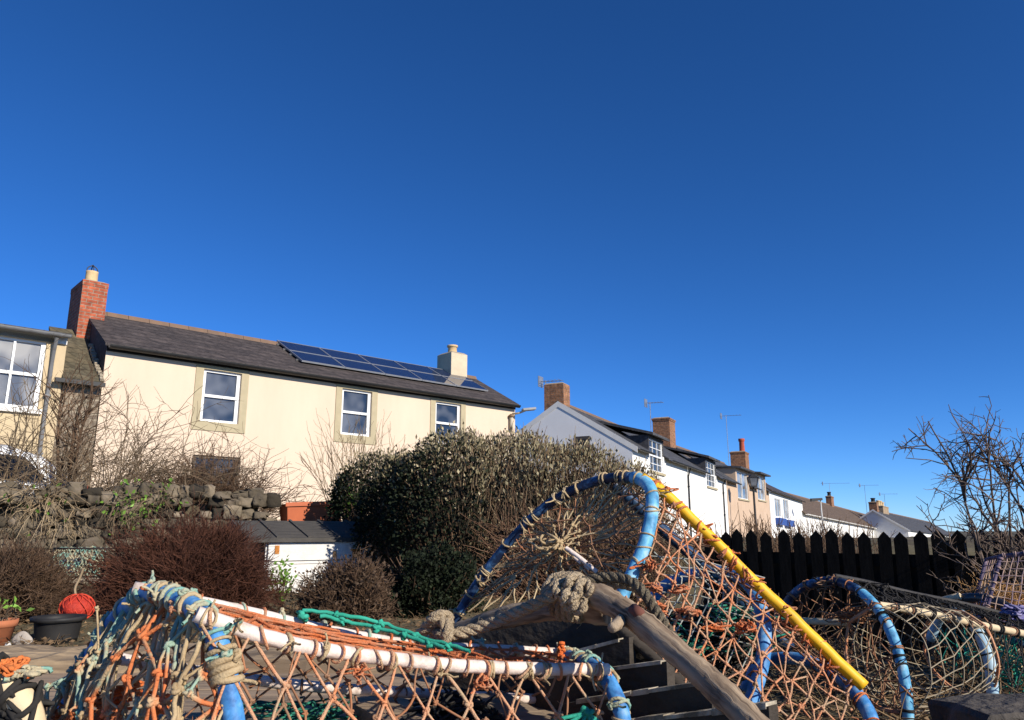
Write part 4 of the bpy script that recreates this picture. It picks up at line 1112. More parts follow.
# small step of wall stones carrying the box
st_ = thing('stone_ledge', 'low run of wall stones under the orange fish box', 'wall', (a[0], a[1], 0), brz)
nbs = NB(); x = -.9
for zz in (.35, .62, .88, 1.1):
    x = -.9
    while x < bl_ + .6:
        w_ = rnd.uniform(.18, .4); q = tv + .13 * rng.normal(size=tv.shape)
        zt = min(.15, (a[2] - .085 - zz) * .5 + .04)
        if zz + .26 < a[2] - .1: nbs.add(q * np.array([w_ * .5, .2, .14]) + np.array([x + w_ / 2, .25, min(zz + .1, a[2] - .26)]), T=tt)
        x += w_ * .95
nbs.build('stone_facing', stone_m, st_, smooth=False)
# green leaves right of the brown bush, at the shed's foot
lp = P(281, 594, 6.9)
t = thing('green_plant', 'small bright green leafy plant at the foot of the white shed', 'plant', (lp[0], lp[1], float(gz(lp[0], lp[1]))))
n = 160; c = rng.normal(size=(n, 3)) * np.array([.05, .05, .07]) + np.array([0, 0, .26]); V, T = batch_leaves(c, rng.normal(size=(n, 3)) + np.array([0, 0, .8]), .012, .05)
NB().add(V, T=T).build('foliage', leaf_green, t, smooth=False)
NB().tubes(arcs(np.zeros((30, 3)), rng.normal(size=(30, 3)) * .2 + [0, 0, 1], .28, 5), taper(.004, .002, 5), 3).build('stems', bark_grey, t)

# ------------------------------------------------------------------ round brown bushes
def at_ground(px, Y): d = ray(px, 600); return (d[0] / d[1] * Y, Y)
dome_bush('heather_bush', 'large reddish brown twiggy dome bush below the stone wall', at_ground(188, 6.4),   .71, .62, .74, bark_red, 520, 6000, 15000, .0045, fine=.0019, group='brown bushes in the garden bed')
dome_bush('heather_bush', 'brown twiggy bush at the left edge above the terracotta pot', at_ground(10, 6.0), .42, .5, .60, bark_brown, 300, 2600, 5600, .005, fine=.0022, group='brown bushes in the garden bed')
dome_bush('heather_bush', 'smaller dark leafy bush in front of the white shed', at_ground(348, 5.7), .325, .32, .47, bark_brown, 300, 2200, 4600, .0045, fine=.002, leaf=plantmat('dull_leaves', (.06, .038, .024), (.10, .065, .04)), nleaf=2600, group='brown bushes in the garden bed')
# tops of shrubs beyond the fence
for k, (px, py, Y, w_, lab) in enumerate([(752, 522, 10, .8, 'bare twiggy shrub behind the left end of the dark fence'), (800, 527, 12, .55, 'low bare shrub behind the fence before the white house'), (836, 524, 13, .6, 'bare shrub behind the fence by the grey street lamp')]):
    c = P(px, py, Y); zb = -.2; n = 120
    t = thing('bare_shrub', lab, 'shrub', (c[0], c[1], zb), 0, 'bare shrubs beyond the fence')
    b = np.stack([rng.normal(size=n) * w_ * .35, rng.normal(size=n) * .3, np.zeros(n)], 1)
    par = arcs(b, np.stack([rng.normal(size=n) * .2, rng.normal(size=n) * .2, np.ones(n)], 1), (c[2] - zb) * (.78 + .3 * rng.random(n)), 6, 0, .1); s2 = side_twigs(par, 800, .08, .25, .5, 4, .15, .3, .4)
    NB().tubes(par, taper(.010, .004, 6), 4).tubes(s2, taper(.0045, .0025, 4), 3).build('stems', bark_brown, t)

# ------------------------------------------------------------------ picket fence
fA = np.array(P(705, 530, 7.35)[:2]); fB = np.array(P(990, 529, 5.85)[:2]); fd = (fB - fA) / np.linalg.norm(fB - fA); fL = np.linalg.norm(fB - fA) + 1.1
fence = thing('picket_fence', 'black pointed picket fence behind the lobster pots', 'fence', (fA[0], fA[1], -.2), math.atan2(fd[1], fd[0]))
fwood = mat('black_stained_wood', (.011, .009, .007), (.026, .02, .015), rough=1.0, spec=.05, scale=6, detail=8, bump=.5, bscale=40, stretch=(6, 6, 1), island=.4)
x = 0.0; k = 0; hF = EYE + .2
while x < fL:
    w_ = .098; tp = hF + rnd.uniform(-.018, .014); z0 = .0
    V = [(x, 0, z0), (x + w_, 0, z0), (x + w_, 0, tp - .055), (x + w_ / 2, 0, tp), (x, 0, tp - .055)]
    lean = rnd.uniform(-.014, .014); V = [(a_ + lean * c_, b_, c_) for a_, b_, c_ in V]; V2 = [(a_, .02, c_) for a_, b_, c_ in V]
    MB().add(V + V2, [(0, 1, 2, 3, 4), (9, 8, 7, 6, 5)] + [(i_, i_ + 5, (i_ + 1) % 5 + 5, (i_ + 1) % 5) for i_ in range(5)]).build('picket', fwood, fence)
    x += .137 + rnd.uniform(-.004, .004); k += 1
for zc in (hF - .24, .30): MB().box(-.1, .021, zc - .05, fL, .07, zc + .05).build('rail', fwood, fence)
for xc in (.2, 2.0, 3.6): MB().box(xc, .071, -.3, xc + .09, .16, hF - .08).build('post', fwood, fence)
MB().box(-.1, .075, .0, fL, .09, hF - .21).build('gap_backing', mat('gap_light_backing', (.05, .042, .034), (.012, .010, .009), rough=1, scale=5, detail=9, stretch=(3, 3, .8), spec=.05), fence)  # added sheet; its tone stands in for light slits between the pickets

# ------------------------------------------------------------------ bare hawthorn at the right edge
tb = P(1008, 560, 5.3); zb = float(gz(tb[0], tb[1]))
tree = thing('hawthorn_tree', 'bare hawthorn tree with tangled branches at the right end of the fence', 'tree', (tb[0], tb[1], zb))
trk = np.stack([spline([np.array([.07 * i_, .05 * i_, 0]), np.array([.11 * i_ - .03, .06 * i_, .7]), np.array([.15 * i_ - .02, .05, 1.3]), np.array([.19 * i_ - .03, .0, 1.66 - .09 * abs(i_)])], 9) for i_ in (-1.2, 0, .7, 1.5, 2.4)])
l1 = side_twigs(trk, 62, .2, .5, .55, 7, .16, .5, .2); l2 = side_twigs(l1, 330, .1, .32, .8, 5, .2, .2, .2); l3 = side_twigs(l2, 1200, .04, .14, .9, 3, .2, .1, .2); l4 = side_twigs(l3, 1100, .012, .04, 1.2, 3, .1, .0, .1)
hth = plantmat('hawthorn_bark', (.10, .075, .06), (.17, .12, .09))
NB().tubes(trk, taper(.017, .005, 9), 7).build('trunk', hth, tree)
NB().tubes(l1, taper(.008, .004, 7), 5).tubes(l2, taper(.0045, .0026, 5), 4).tubes(l3, taper(.0032, .002, 3), 3).tubes(l4, taper(.002, .001, 3), 3).build('branches', hth, tree)
lb = np.stack([spline([P(990, 480, 5.3), P(968, 478, 5.25), P(948, 476, 5.2), P(934, 493, 5.15)], 6), spline([P(995, 440, 5.3), P(985, 436, 5.3), P(972, 434, 5.3), P(962, 433, 5.3)], 6), spline([P(992, 500, 5.2), P(975, 486, 5.2), P(955, 480, 5.1), P(942, 474, 5.1)], 6)]) - np.array([tb[0], tb[1], zb])
lb2 = side_twigs(lb, 60, .04, .2, .7, 4, .2, .1)
NB().tubes(lb, taper(.006, .002, 6), 4).tubes(lb2, taper(.0025, .0012, 4), 3).build('low_branches', hth, tree)

# ------------------------------------------------------------------ pots, tub, buoy, stone in the bed
def gpos(px, Y, dz=0.0): x, y = at_ground(px, Y); return (x, y, float(gz(x, y)) + dz)
c = gpos(61, 5.0); tub = thing('plastic_tub', 'round black plastic tub of soil in the garden bed', 'tub', (c[0], c[1], c[2] - .01))
MB().lathe([(0, 0), (.115, 0), (.128, .13), (.155, .135), (.158, .16), (.142, .16), (.135, .14), (.12, .03)], n=28).build('tub_body', mat('black_plastic_tub', (.013, .013, .014), (.03, .028, .026), rough=.6, scale=6), tub, smooth=True)
MB().lathe([(.134, .118), (.07, .135), (0, .14)], n=20).build('soil', soil, tub)
c = gpos(0, 4.75); pot = thing('terracotta_pot', 'terracotta plant pot at the left edge of the garden bed', 'plant pot', (c[0], c[1], c[2] - .01))
MB().lathe([(0, 0), (.075, 0), (.098, .115), (.108, .118), (.112, .155), (.098, .155), (.09, .12)], n=28).build('pot_body', terracotta, pot, smooth=True)
MB().lathe([(.094, .135), (0, .142)], n=20).build('soil', soil, pot)
sg_ = arcs(rng.normal(size=(20, 3)) * [.04, .04, 0] + [0, 0, .13], rng.normal(size=(20, 3)) * .4 + [0, 0, 1], .12, 4); V, T = batch_leaves(sg_[:, -1], rng.normal(size=(20, 3)) + [0, 0, .6], .012, .05)
NB().add(V, T=T).build('foliage', leaf_green, pot, smooth=False); NB().tubes(sg_, taper(.003, .002, 4), 3).build('stems', bark_grey, pot)
c = gpos(78, 5.45); buoy = thing('netted_buoy', 'round red netted buoy beside the black tub', 'buoy', (c[0], c[1], c[2] + .15))
red_b = mat('red_buoy', (.52, .04, .02), (.34, .03, .018), rough=.7, scale=25, bump=.5, bscale=60)
V, T = batch_blobs([(0, 0, 0)], .1, .03); V = V / np.linalg.norm(V, axis=1)[:, None] * .117 * np.array([1.1, 1, .9]); NB().add(V, T=T).build('float', red_b, buoy); buoy.children[0].modifiers.new('s', 'SUBSURF').levels = 2; buoy.children[0].modifiers['s'].render_levels = 2
nb = NB()
for k in range(10):
    a_ = k * math.pi / 5
    for sgn in (-1, 1):
        th_ = np.linspace(-1.4, 1.4, 14); la = a_ + sgn * th_ * .6
        nb.tube(np.stack([.112 * np.cos(th_) * np.cos(la), .102 * np.cos(th_) * np.sin(la), .092 * np.sin(th_)], 1), .003, 4)
nb.build('net_cover', mat('red_twine', (.66, .07, .03), (.52, .05, .03), rough=.9, scale=20), buoy)
sl_ = MB().tube(spline([(-.02, 0, .08), (-.03, 0, .13), (-.01, .01, .2), (.01, 0, .26)], 10), .008, 6); sl_.build('stick', bark_pale, buoy)
c = gpos(28, 4.75); rk = thing('pale_stone', 'pale grey beach stone between the pot and the tub', 'stone', (c[0], c[1], c[2] + .03))
V, T = batch_blobs([(0, 0, 0)], .07, .08); NB().add(V * [1.1, .8, .85], T=T).build('stone_body', mat('pale_rock', (.42, .37, .31), (.34, .29, .24), rough=.9, scale=9, bump=.4), rk); rk.children[0].modifiers.new('s', 'SUBSURF').render_levels = 2
c = gpos(14, 4.7); rk = thing('white_pebble', 'small white pebble beside the terracotta pot', 'stone', (c[0], c[1], c[2] + .01))
V, T = batch_blobs([(0, 0, 0)], .022, .08); NB().add(V, T=T).build('stone_body', mat('white_rock', (.62, .6, .56), (.5, .48, .45), rough=.9, scale=9), rk)
# leaf litter and dead stems on the bed and the ground under the fence
def litter(name, label_, n, region, m, L=(.03, .09), r=.0025):
    x = region[0] + (region[1] - region[0]) * rng.random(n); y = region[2] + (region[3] - region[2]) * rng.random(n); z = gz(x, y) + .004 + .05 * rng.random(n) ** 2
    pts = arcs(np.stack([x, y, z], 1), rng.normal(size=(n, 3)) * [1, 1, .28] + [0, 0, .15], L[0] + (L[1] - L[0]) * rng.random(n), 4, .05, .2)
    V, T = batch_leaves(np.stack([x, y, z + .008], 1)[: n // 2], rng.normal(size=(n // 2, 3)) * [1, 1, .3], .010, .035)
    o = NB().tubes(pts, taper(r, r * .5, 4), 3).add(V, T=T).build(name, m, smooth=False); o['kind'] = 'stuff'; o['label'] = label_; o['category'] = 'litter'
litter('dead_leaves', 'dry brown leaves and stems scattered over the garden bed', 9000, (-5.2, .6, 3.2, 8.4), plantmat('dry_litter', (.20, .13, .07), (.12, .075, .04), island=.5))
litter('dry_grass', 'dry tangled grass and twigs on the ground under the fence', 9000, (.2, 4.2, 2.2, 6.6), plantmat('dry_grass_stems', (.19, .125, .065), (.10, .065, .036), island=.5), (.08, .3), .003)
# ------------------------------------------------------------------ pot materials
blue_pipe = mat('blue_plastic_pipe', (.02, .09, .26), (.34, .48, .62), c3=(.07, .27, .58), rough=.55, scale=24, detail=10, spec=.35, lo=.34, hi=.70, bump=.08, bscale=50)
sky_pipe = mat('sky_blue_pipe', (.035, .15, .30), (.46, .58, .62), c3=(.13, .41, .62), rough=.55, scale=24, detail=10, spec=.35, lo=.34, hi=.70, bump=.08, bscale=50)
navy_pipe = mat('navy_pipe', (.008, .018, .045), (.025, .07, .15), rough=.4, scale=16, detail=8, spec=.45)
shade_navy = mat('shaded_blue_pipe', (.008, .018, .05), (.30, .42, .52), rough=.45, scale=26, detail=9, spec=.45, lo=.50, hi=.72, c3=(.03, .09, .20))  # shaded copy of the blue pipe, pale patches painted as lit streaks
yellow_pipe = mat('yellow_pipe', (.80, .45, .012), (.48, .24, .02), rough=.5, scale=24, detail=9, spec=.35, lo=.5, hi=.8)
white_pole = mat('pale_pole', (.74, .62, .54), (.34, .25, .18), rough=.75, scale=26, detail=9, bump=.2, bscale=60, lo=.48, hi=.75)
cream_pole = mat('cream_pole', (.72, .57, .36), (.58, .44, .27), rough=.7, scale=10, detail=8, bump=.15, bscale=40)
tw_orange = mat('orange_twine', (.58, .15, .045), (.44, .26, .16), rough=.95, scale=20, detail=7, bump=.5, bscale=420, lo=.36, hi=.66, c3=(.58, .19, .08))
tw_salmon = mat('faded_orange_twine', (.66, .24, .10), (.46, .34, .21), rough=.95, scale=18, detail=8, bump=.5, bscale=420, lo=.36, hi=.66, c3=(.62, .32, .18))
tw_beige = mat('beige_twine', (.50, .38, .22), (.34, .24, .13), rough=.95, scale=16, detail=4, bump=.3, bscale=300)
tw_teal = mat('teal_twine', (.20, .38, .31), (.46, .39, .25), rough=.95, scale=22, detail=4, bump=.3, bscale=300, lo=.42, hi=.58, c3=(.36, .38, .27))
tw_green = mat('green_twine', (.02, .26, .17), (.04, .36, .25), rough=.9, scale=12, bump=.2, bscale=300)
tw_mixed = mat('mixed_twine', (.56, .17, .06), (.28, .38, .29), rough=.95, scale=13, detail=3, bump=.3, bscale=300, lo=.42, hi=.58, c3=(.50, .34, .19))
tw_black = mat('black_twine', (.016, .015, .014), (.04, .036, .032), rough=.95, scale=12)
tw_grey = mat('grey_white_twine', (.42, .42, .38), (.28, .30, .26), rough=.95, scale=10)
tw_rust = mat('rusty_twine', (.36, .15, .07), (.25, .15, .09), rough=.95, scale=12)
tw_purple = mat('purple_twine', (.20, .14, .19), (.50, .34, .23), rough=.9, scale=9, lo=.4, hi=.6)
wood_grey = mat('weathered_planks', (.40, .29, .19), (.19, .14, .095), rough=.95, scale=3.5, detail=9, bump=.6, bscale=12, stretch=(.35, 5, 5), lo=.3, hi=.7)
wood_dark = mat('dark_pallet_wood', (.035, .028, .022), (.065, .052, .04), rough=.95, scale=4, detail=8, bump=.5, bscale=14, stretch=(.5, 4, 4))
wood_sunlit = mat('sunlit_board_edge', (.58, .50, .38), (.14, .115, .08), rough=.95, scale=9, detail=8, bump=.6, lo=.42, hi=.58)  # pale tone stands for sun catching the slat tops
log_m = mat('bare_driftwood', (.38, .29, .20), (.15, .11, .08), rough=.8, scale=9, detail=10, bump=.4, bscale=90, lo=.32, hi=.72, c3=(.30, .225, .15))
rope_m = mat('old_hemp_rope', (.52, .41, .27), (.36, .27, .17), rough=1.0, scale=22, detail=6, bump=.8, bscale=260)

def grain_mat(name):
    m, nt, b = _nt(name); N, L = nt.nodes, nt.links
    b.inputs['Roughness'].default_value = .85; b.inputs['Specular IOR Level'].default_value = .2
    uv = N.new('ShaderNodeUVMap'); uv.uv_map = 'grain'; mp = N.new('ShaderNodeMapping'); mp.inputs['Scale'].default_value = (11, 75, 1); L.new(uv.outputs[0], mp.inputs[0])
    no = N.new('ShaderNodeTexNoise'); no.inputs['Scale'].default_value = 1.0; no.inputs['Detail'].default_value = 8; no.inputs['Distortion'].default_value = .6; L.new(mp.outputs[0], no.inputs['Vector'])
    tc = N.new('ShaderNodeTexCoord'); n2 = N.new('ShaderNodeTexNoise'); n2.inputs['Scale'].default_value = 14; n2.inputs['Detail'].default_value = 6; L.new(tc.outputs['Object'], n2.inputs['Vector'])
    rp = N.new('ShaderNodeValToRGB'); e = rp.color_ramp.elements; e[0].position = .34; e[0].color = (.07, .048, .032, 1); e[1].position = .58; e[1].color = (.37, .275, .18, 1)
    ee = rp.color_ramp.elements.new(.46); ee.color = (.24, .17, .11, 1)
    ad = N.new('ShaderNodeMath'); ad.operation = 'MULTIPLY_ADD'; ad.inputs[1].default_value = .75; L.new(no.outputs[0], ad.inputs[0])
    m2 = N.new('ShaderNodeMath'); m2.operation = 'MULTIPLY'; m2.inputs[1].default_value = .25; L.new(n2.outputs[0], m2.inputs[0]); L.new(m2.outputs[0], ad.inputs[2])
    L.new(ad.outputs[0], rp.inputs[0]); L.new(rp.outputs[0], b.inputs['Base Color'])
    bp = N.new('ShaderNodeBump'); bp.inputs['Strength'].default_value = .55; bp.inputs['Distance'].default_value = .006; L.new(ad.outputs[0], bp.inputs['Height']); L.new(bp.outputs[0], b.inputs['Normal'])
    return m

class Pot:
    """one lobster pot: an Empty at its base, parts given as world-space curves"""
    def __init__(s, label, base, group='lobster pots heaped in the foreground', name='lobster_pot', cat='lobster pot'):
        s.o = np.asarray(base, float); s.t = thing(name, label, cat, s.o, 0, group)
    def nb(s, nb, name, m, label=None, smooth=True):
        o = nb.build(name, m, s.t, smooth=smooth, origin=s.o)
        if label: o['label'] = label
        return o
    def pipe(s, name, pts, r, m, label=None, sides=12, wob=.0):
        pts = np.asarray(pts); 
        if wob: pts = pts + np.cumsum(rng.normal(size=pts.shape), 0) * wob
        mb = MB().tube(pts - s.o, r, sides); o = mb.build(name, m, s.t, smooth=True)
        for p in o.data.polygons:
            if len(p.vertices) > 4: p.use_smooth = False
        if label: o['label'] = label
        return o

def at_len(pts, u):
    """points at relative positions u along a polyline"""
    d = np.concatenate([[0], np.cumsum(np.linalg.norm(np.diff(pts, axis=0), axis=1))]); s = np.asarray(u) * d[-1]
    return np.stack([np.interp(s, d, pts[:, k]) for k in range(3)], -1)

def wrap_piece(pts, R, u, r, turns, tilt, kr):
    fine_ = at_len(pts, np.linspace(0, 1, 200)); t, n, b = frames(fine_); nb = NB()
    i = int(np.clip(u, 0.005, .995) * 199); a0 = rng.random() * 6.28
    for _ in range(turns):
        tl = tilt * rng.normal() ; a = np.linspace(0, 2 * np.pi * 1.15, 15) + a0; sh = rng.normal() * r * 1.6
        nb.tube(fine_[i] + t[i] * (sh + tl * R * np.sin(a - a0 * .5))[:, None] + (n[i] * np.cos(a)[:, None] + b[i] * np.sin(a)[:, None]) * (R + r * (.7 + .3 * rng.random())), r * (.8 + .4 * rng.random()), 6)
    k0 = fine_[i] + (n[i] * math.cos(a0) + b[i] * math.sin(a0)) * (R + r * 1.5)
    if kr: 
        nb.knots([k0], r * .95 * kr / 2.2)
        m_ = rng.integers(1, 4); nb.tubes(arcs(np.repeat([k0], m_, 0), rng.normal(size=(m_, 3)), .018 + .015 * rng.random(m_), 5, .1, .3), r * .7, 5)
    return nb
def lash(pot, pts, R, us, m, r=.003, turns=2, tilt=.5, kr=2.2, jit=.012):
    """twine turns lashed round a pipe, every lashing a part of its own"""
    for u in us:
        tn = turns if np.isscalar(turns) else int(rng.integers(*turns))
        pot.nb(wrap_piece(pts, R, u + jit * rng.normal(), r, tn, tilt, kr), 'lashing', m)
def bunch(pot, cs, m, n, sz, L, r, name='twine_knot', kn=True):
    for c in cs:
        nb = NB(); tangle(nb, c, sz, n, L, r)
        if kn: nb.knots(np.asarray(c) + rng.normal(size=(3, 3)) * np.asarray(sz) * .4, r * 1.3)
        pot.nb(nb, name, m)

def net(nb, A, B, nu, nv, r, sag=(0, 0, 0), jit=.006, kr=1.9, style='diamond', drop=.0, u0=0., u1=1., skip=0.0, kn=True):
    """knotted netting hung between two curves"""
    A = np.asarray(A); B = np.asarray(B); sag = np.asarray(sag, float)
    pos = {}
    for j in range(nv + 1):
        v = j / nv; off = .5 if (style == 'diamond' and j % 2) else 0
        for i in range(nu + 1):
            u = u0 + (u1 - u0) * min(1, (i + off) / nu)
            p = at_len(A, [u])[0] * (1 - v) + at_len(B, [u])[0] * v + sag * math.sin(math.pi * v)
            if 0 < j < nv: p = p + rng.normal(size=3) * jit
            pos[i, j] = p
    seg = []
    for j in range(nv):
        for i in range(nu + 1):
            if style == 'diamond':
                prs = [(i, i), (i, i - 1 if j % 2 == 0 else i + 1)]
            else: prs = [(i, i)]
            for a, b in prs:
                if 0 <= b <= nu and rng.random() >= skip: seg.append((pos[a, j], pos[b, j + 1]))
    if style == 'square':
        for j in range(1, nv):
            for i in range(nu): seg.append((pos[i, j], pos[i + 1, j]))
    seg = np.array(seg); a, b = seg[:, 0], seg[:, 1]
    mid = (a + b) / 2 + rng.normal(size=a.shape) * min(jit, .006) * .3 - np.array([0, 0, 1.0]) * drop
    u = np.linspace(0, 1, 5)[None, :, None]; c2 = 2 * mid - .5 * (a + b)
    pts = (1 - u) ** 2 * a[:, None] + 2 * u * (1 - u) * c2[:, None] + u * u * b[:, None]
    nb.tubes(pts, (r * (.78 + .44 * rng.random(len(pts))))[:, None] * np.ones(5), 5)
    if r > .0021 and kn:                                             # frayed fibres standing off the twine
        m_ = len(pts) * 7; i_ = rng.integers(0, len(pts), m_); k_ = rng.integers(0, 4, m_); f_ = rng.random((m_, 1)); h_ = pts[i_, k_] * (1 - f_) + pts[i_, k_ + 1] * f_
        nb.tubes(arcs(h_, rng.normal(size=(m_, 3)), .004 + .008 * rng.random(m_), 4, .05, .35), .00032, 3)
    if kn:
        k = np.array([p for (i, j), p in pos.items() if 0 < j < nv]); 
        if len(k): nb.knots(k, r * kr / 1.9 * (.85 + .3 * rng.random(len(k))))
    return nb

def tangle(nb, c, sz, n, L, r, flat=.4, K=14, wob=.55, grow=1.0):
    """loose curled twine lying in a heap, never leaving it"""
    sz = np.asarray(sz, float) * grow; b = np.asarray(c) + (rng.random((n, 3)) - .5) * 1.4 * sz
    t = np.linspace(0, 1, K)[None, :, None]; p = np.zeros((n, K, 3))
    for k in (1, 2, 3.3):
        am = rng.normal(size=(n, 1, 3)) * np.array([1, 1, flat]); p += am * np.sin(2 * np.pi * k * t * (.35 + .3 * rng.random((n, 1, 1))) + 6.28 * rng.random((n, 1, 3))) / k
    p *= np.minimum(L * .22, .8 * sz.mean() + .004); p = b[:, None] + p; nb.tubes(p, r, 5); return nb

def rope(pts, R, m, name, parent, org, pitch=5.5, strands=3, nper=12):
    pts = np.asarray(pts); d = np.concatenate([[0], np.cumsum(np.linalg.norm(np.diff(pts, axis=0), axis=1))]); L = d[-1]
    n = max(20, int(L / (R * pitch) * nper)); f = at_len(pts, np.linspace(0, 1, n)); t, nn, b = frames(f); nb = NB()
    for k in range(strands):
        a = np.linspace(0, L / (R * pitch) * 2 * np.pi, n) + 2 * np.pi * k / strands
        nb.tube(f + (nn * np.cos(a)[:, None] + b * np.sin(a)[:, None]) * R * .52, R * .56, 7)
    # a few frayed fibres
    m_ = int(L / R * 2.2); i = rng.integers(0, n, m_); nb.tubes(arcs(f[i] + rng.normal(size=(m_, 3)) * R * .6, rng.normal(size=(m_, 3)), R * 1.2, 4, .0, .3), R * .035, 3)
    return nb.build(name, m, parent, origin=org)

# ------------------------------------------------------------------ plank deck and sleeper under the front pots
ZD = .615
dk = thing('plank_staging', 'weathered grey plank staging that carries the front lobster pots', 'staging', (-.9, 1.5, 0))
y = .78; k = 0
while y < 2.18:
    w_ = rnd.uniform(.22, .27); MB().box(-1.35, y - 1.5, ZD - .045 + rnd.uniform(-.004, .004), 1.07 + rnd.uniform(-.05, .03), y - 1.5 + w_ - .012, ZD + rnd.uniform(-.004, .004)).build('plank', wood_grey, dk, bevel=.006); y += w_
for x in (-1.2, -.1, .9): MB().box(x, -.72, -.05, x + .09, .66, ZD - .05).build('trestle', wood_dark, dk)
sl2 = thing('timber_sleeper', 'rough weathered timber sleeper lying behind the plank staging', 'timber', (-1.3, 2.4, 0))
xs = np.linspace(-1.3, 1.3, 60); V = []; Fc = []
prof = [(-.15, -.42), (-.155, .62), (-.14, .655), (-.06, .665), (.05, .66), (.13, .655), (.15, .62), (.15, -.42)]
for i, x in enumerate(xs):
    for (py_, pz_) in prof: V.append((x, py_ + rnd.gauss(0, .003), pz_ - .01 + (rnd.gauss(0, .004) if pz_ > .6 else 0)))
n_ = len(prof)
for i in range(len(xs) - 1):
    for j in range(n_ - 1): Fc.append((i * n_ + j, (i + 1) * n_ + j, (i + 1) * n_ + j + 1, i * n_ + j + 1))
Fc += [tuple(range(n_)), tuple((len(xs) - 1) * n_ + j for j in range(n_ - 1, -1, -1))]
MB().add(V, Fc).build('sleeper_body', mat('rotten_timber', (.44, .32, .19), (.16, .115, .075), rough=1, scale=6, detail=9, bump=.6, bscale=16, stretch=(.3, 3, 3), lo=.35, hi=.65), sl2)

# ------------------------------------------------------------------ POT 1: the big one in front
p1 = Pot('low lobster pot with orange netting, blue hoops and pale poles at the front left', (-.35, 1.3, ZD))
hoop = PX((246, 870, 1.07), (238, 760, 1.09), (229, 690, 1.10), (222, 655, 1.105), (207, 620, 1.13), (182, 602, 1.20), (150, 593, 1.30), (124, 611, 1.36), (99, 645, 1.40), (75, 690, 1.43), (55, 735, 1.44), (35, 800, 1.44), n=60)
p1.pipe('hoop', hoop, .0152, blue_pipe, 'blue pipe hoop at the left end')
rail_n = PX((196, 614, 1.10), (250, 633, 1.135), (300, 647, 1.18), (352, 656, 1.23), (402, 662, 1.28), (450, 667, 1.33), (525, 671, 1.39), (610, 672, 1.45), n=50)
p1.pipe('rail', rail_n, .0108, white_pole, wob=.0004)
rail_u = PX((134, 588, 1.31), (175, 597, 1.33), (240, 611, 1.39), (300, 624, 1.46), (360, 636, 1.53), (420, 645, 1.59), (480, 648, 1.64), (530, 651, 1.68), (566, 654, 1.71), n=50)
p1.pipe('rail', rail_u, .0108, white_pole, wob=.0004)
rail_b = PX((108, 657, 1.52), (170, 668, 1.56), (240, 679, 1.60), (320, 688, 1.66), (400, 692, 1.72), (480, 697, 1.8), (560, 700, 1.86), n=40)
p1.pipe('rail', rail_b, .0108, white_pole, wob=.0004)
hoop2 = PX((628, 830, 1.42), (627, 760, 1.42), (622, 715, 1.42), (613, 690, 1.44), (600, 670, 1.48), (583, 662, 1.56), (560, 657, 1.71), (548, 668, 1.80), (545, 690, 1.86), (546, 740, 1.88), (548, 780, 1.88), n=50)
p1.pipe('hoop', hoop2, .0145, blue_pipe, 'blue pipe hoop bound with twine at the right end')
base_n = PX((238, 845, 1.06), (420, 835, 1.23), (640, 815, 1.40), n=20); base_f = PX((38, 790, 1.44), (300, 762, 1.66), (548, 760, 1.87), n=20)
for k in range(4):
    u = (k + .3) / 3.9; a, b = at_len(base_n, [u])[0], at_len(base_f, [u])[0]; a = np.array([a[0], a[1], ZD + .022]); b = np.array([b[0], b[1], ZD + .022]); dd = unit(b - a)
    MB().obox((a + b) / 2 - p1.o, dd, np.cross([0, 0, 1], dd), (0, 0, 1), np.linalg.norm(b - a) / 2, .04, .012).build('base_slat', wood_grey, p1.t)
# netting panels
nb = NB(); net(nb, rail_n, base_n, 9, 4, .0026, sag=(.0, -.012, 0), jit=.006, u0=.0, u1=1.0, kr=2.3); p1.nb(nb, 'side_netting', tw_salmon)
nb = NB(); net(nb, rail_n, base_n, 14, 6, .0018, sag=(0, .015, -.01), jit=.008, kr=2.2, skip=.45); p1.nb(nb, 'side_netting', tw_rust)
nb = NB(); net(nb, rail_n, rail_u, 16, 6, .0026, sag=(0, 0, -.006), jit=.003, kr=1.9); net(nb, rail_n, rail_u, 12, 5, .0022, sag=(0, 0, .004), jit=.004, kr=1.8)
for k in range(8):
    v = .10 + .84 * k / 8; u = np.linspace(.01 + .1 * rng.random(), .35 + .35 * rng.random(), 40); vv = v + np.cumsum(rng.normal(size=40)) * .012
    c = at_len(rail_n, u) * (1 - vv)[:, None] + at_len(rail_u, u) * vv[:, None]
    nb.tube(c + np.cumsum(rng.normal(size=c.shape), 0) * .0004 + [0, 0, .006], .0026, 5)
p1.nb(nb, 'top_netting', tw_orange)
nb = NB(); net(nb, rail_u, rail_b, 12, 4, .0024, jit=.005); net(nb, rail_b, base_f, 12, 3, .0024, jit=.005); p1.nb(nb, 'back_netting', tw_rust)
arch = at_len(hoop, np.linspace(.27, .80, 40))[::-1]
foot = np.stack([at_len(base_f, [0])[0] * (1 - s) + (at_len(base_n, [0])[0]) * s + np.array([-.03 * math.sin(math.pi * s), -.05 * math.sin(math.pi * s), 0]) for s in np.linspace(0, 1, 20)])
nb = NB(); net(nb, arch, foot, 9, 6, .0031, sag=(-.02, -.035, 0), jit=.011, kr=2.4, skip=.06); o = p1.nb(nb, 'end_netting', tw_mixed, 'thick orange and teal twine over the left end')
nb = NB(); net(nb, arch, foot, 13, 9, .0022, sag=(-.01, -.02, -.01), jit=.012, kr=2.2, skip=.2); p1.nb(nb, 'end_netting', tw_beige)
nb = NB(); net(nb, at_len(arch, np.linspace(.1, .6, 12)) * .45 + at_len(foot, np.linspace(.1, .6, 12)) * .55, at_len(foot, np.linspace(.05, .7, 12)), 10, 5, .0026, sag=(-.03, -.04, 0), jit=.012, kr=2.4, skip=.1); p1.nb(nb, 'end_netting', tw_orange)
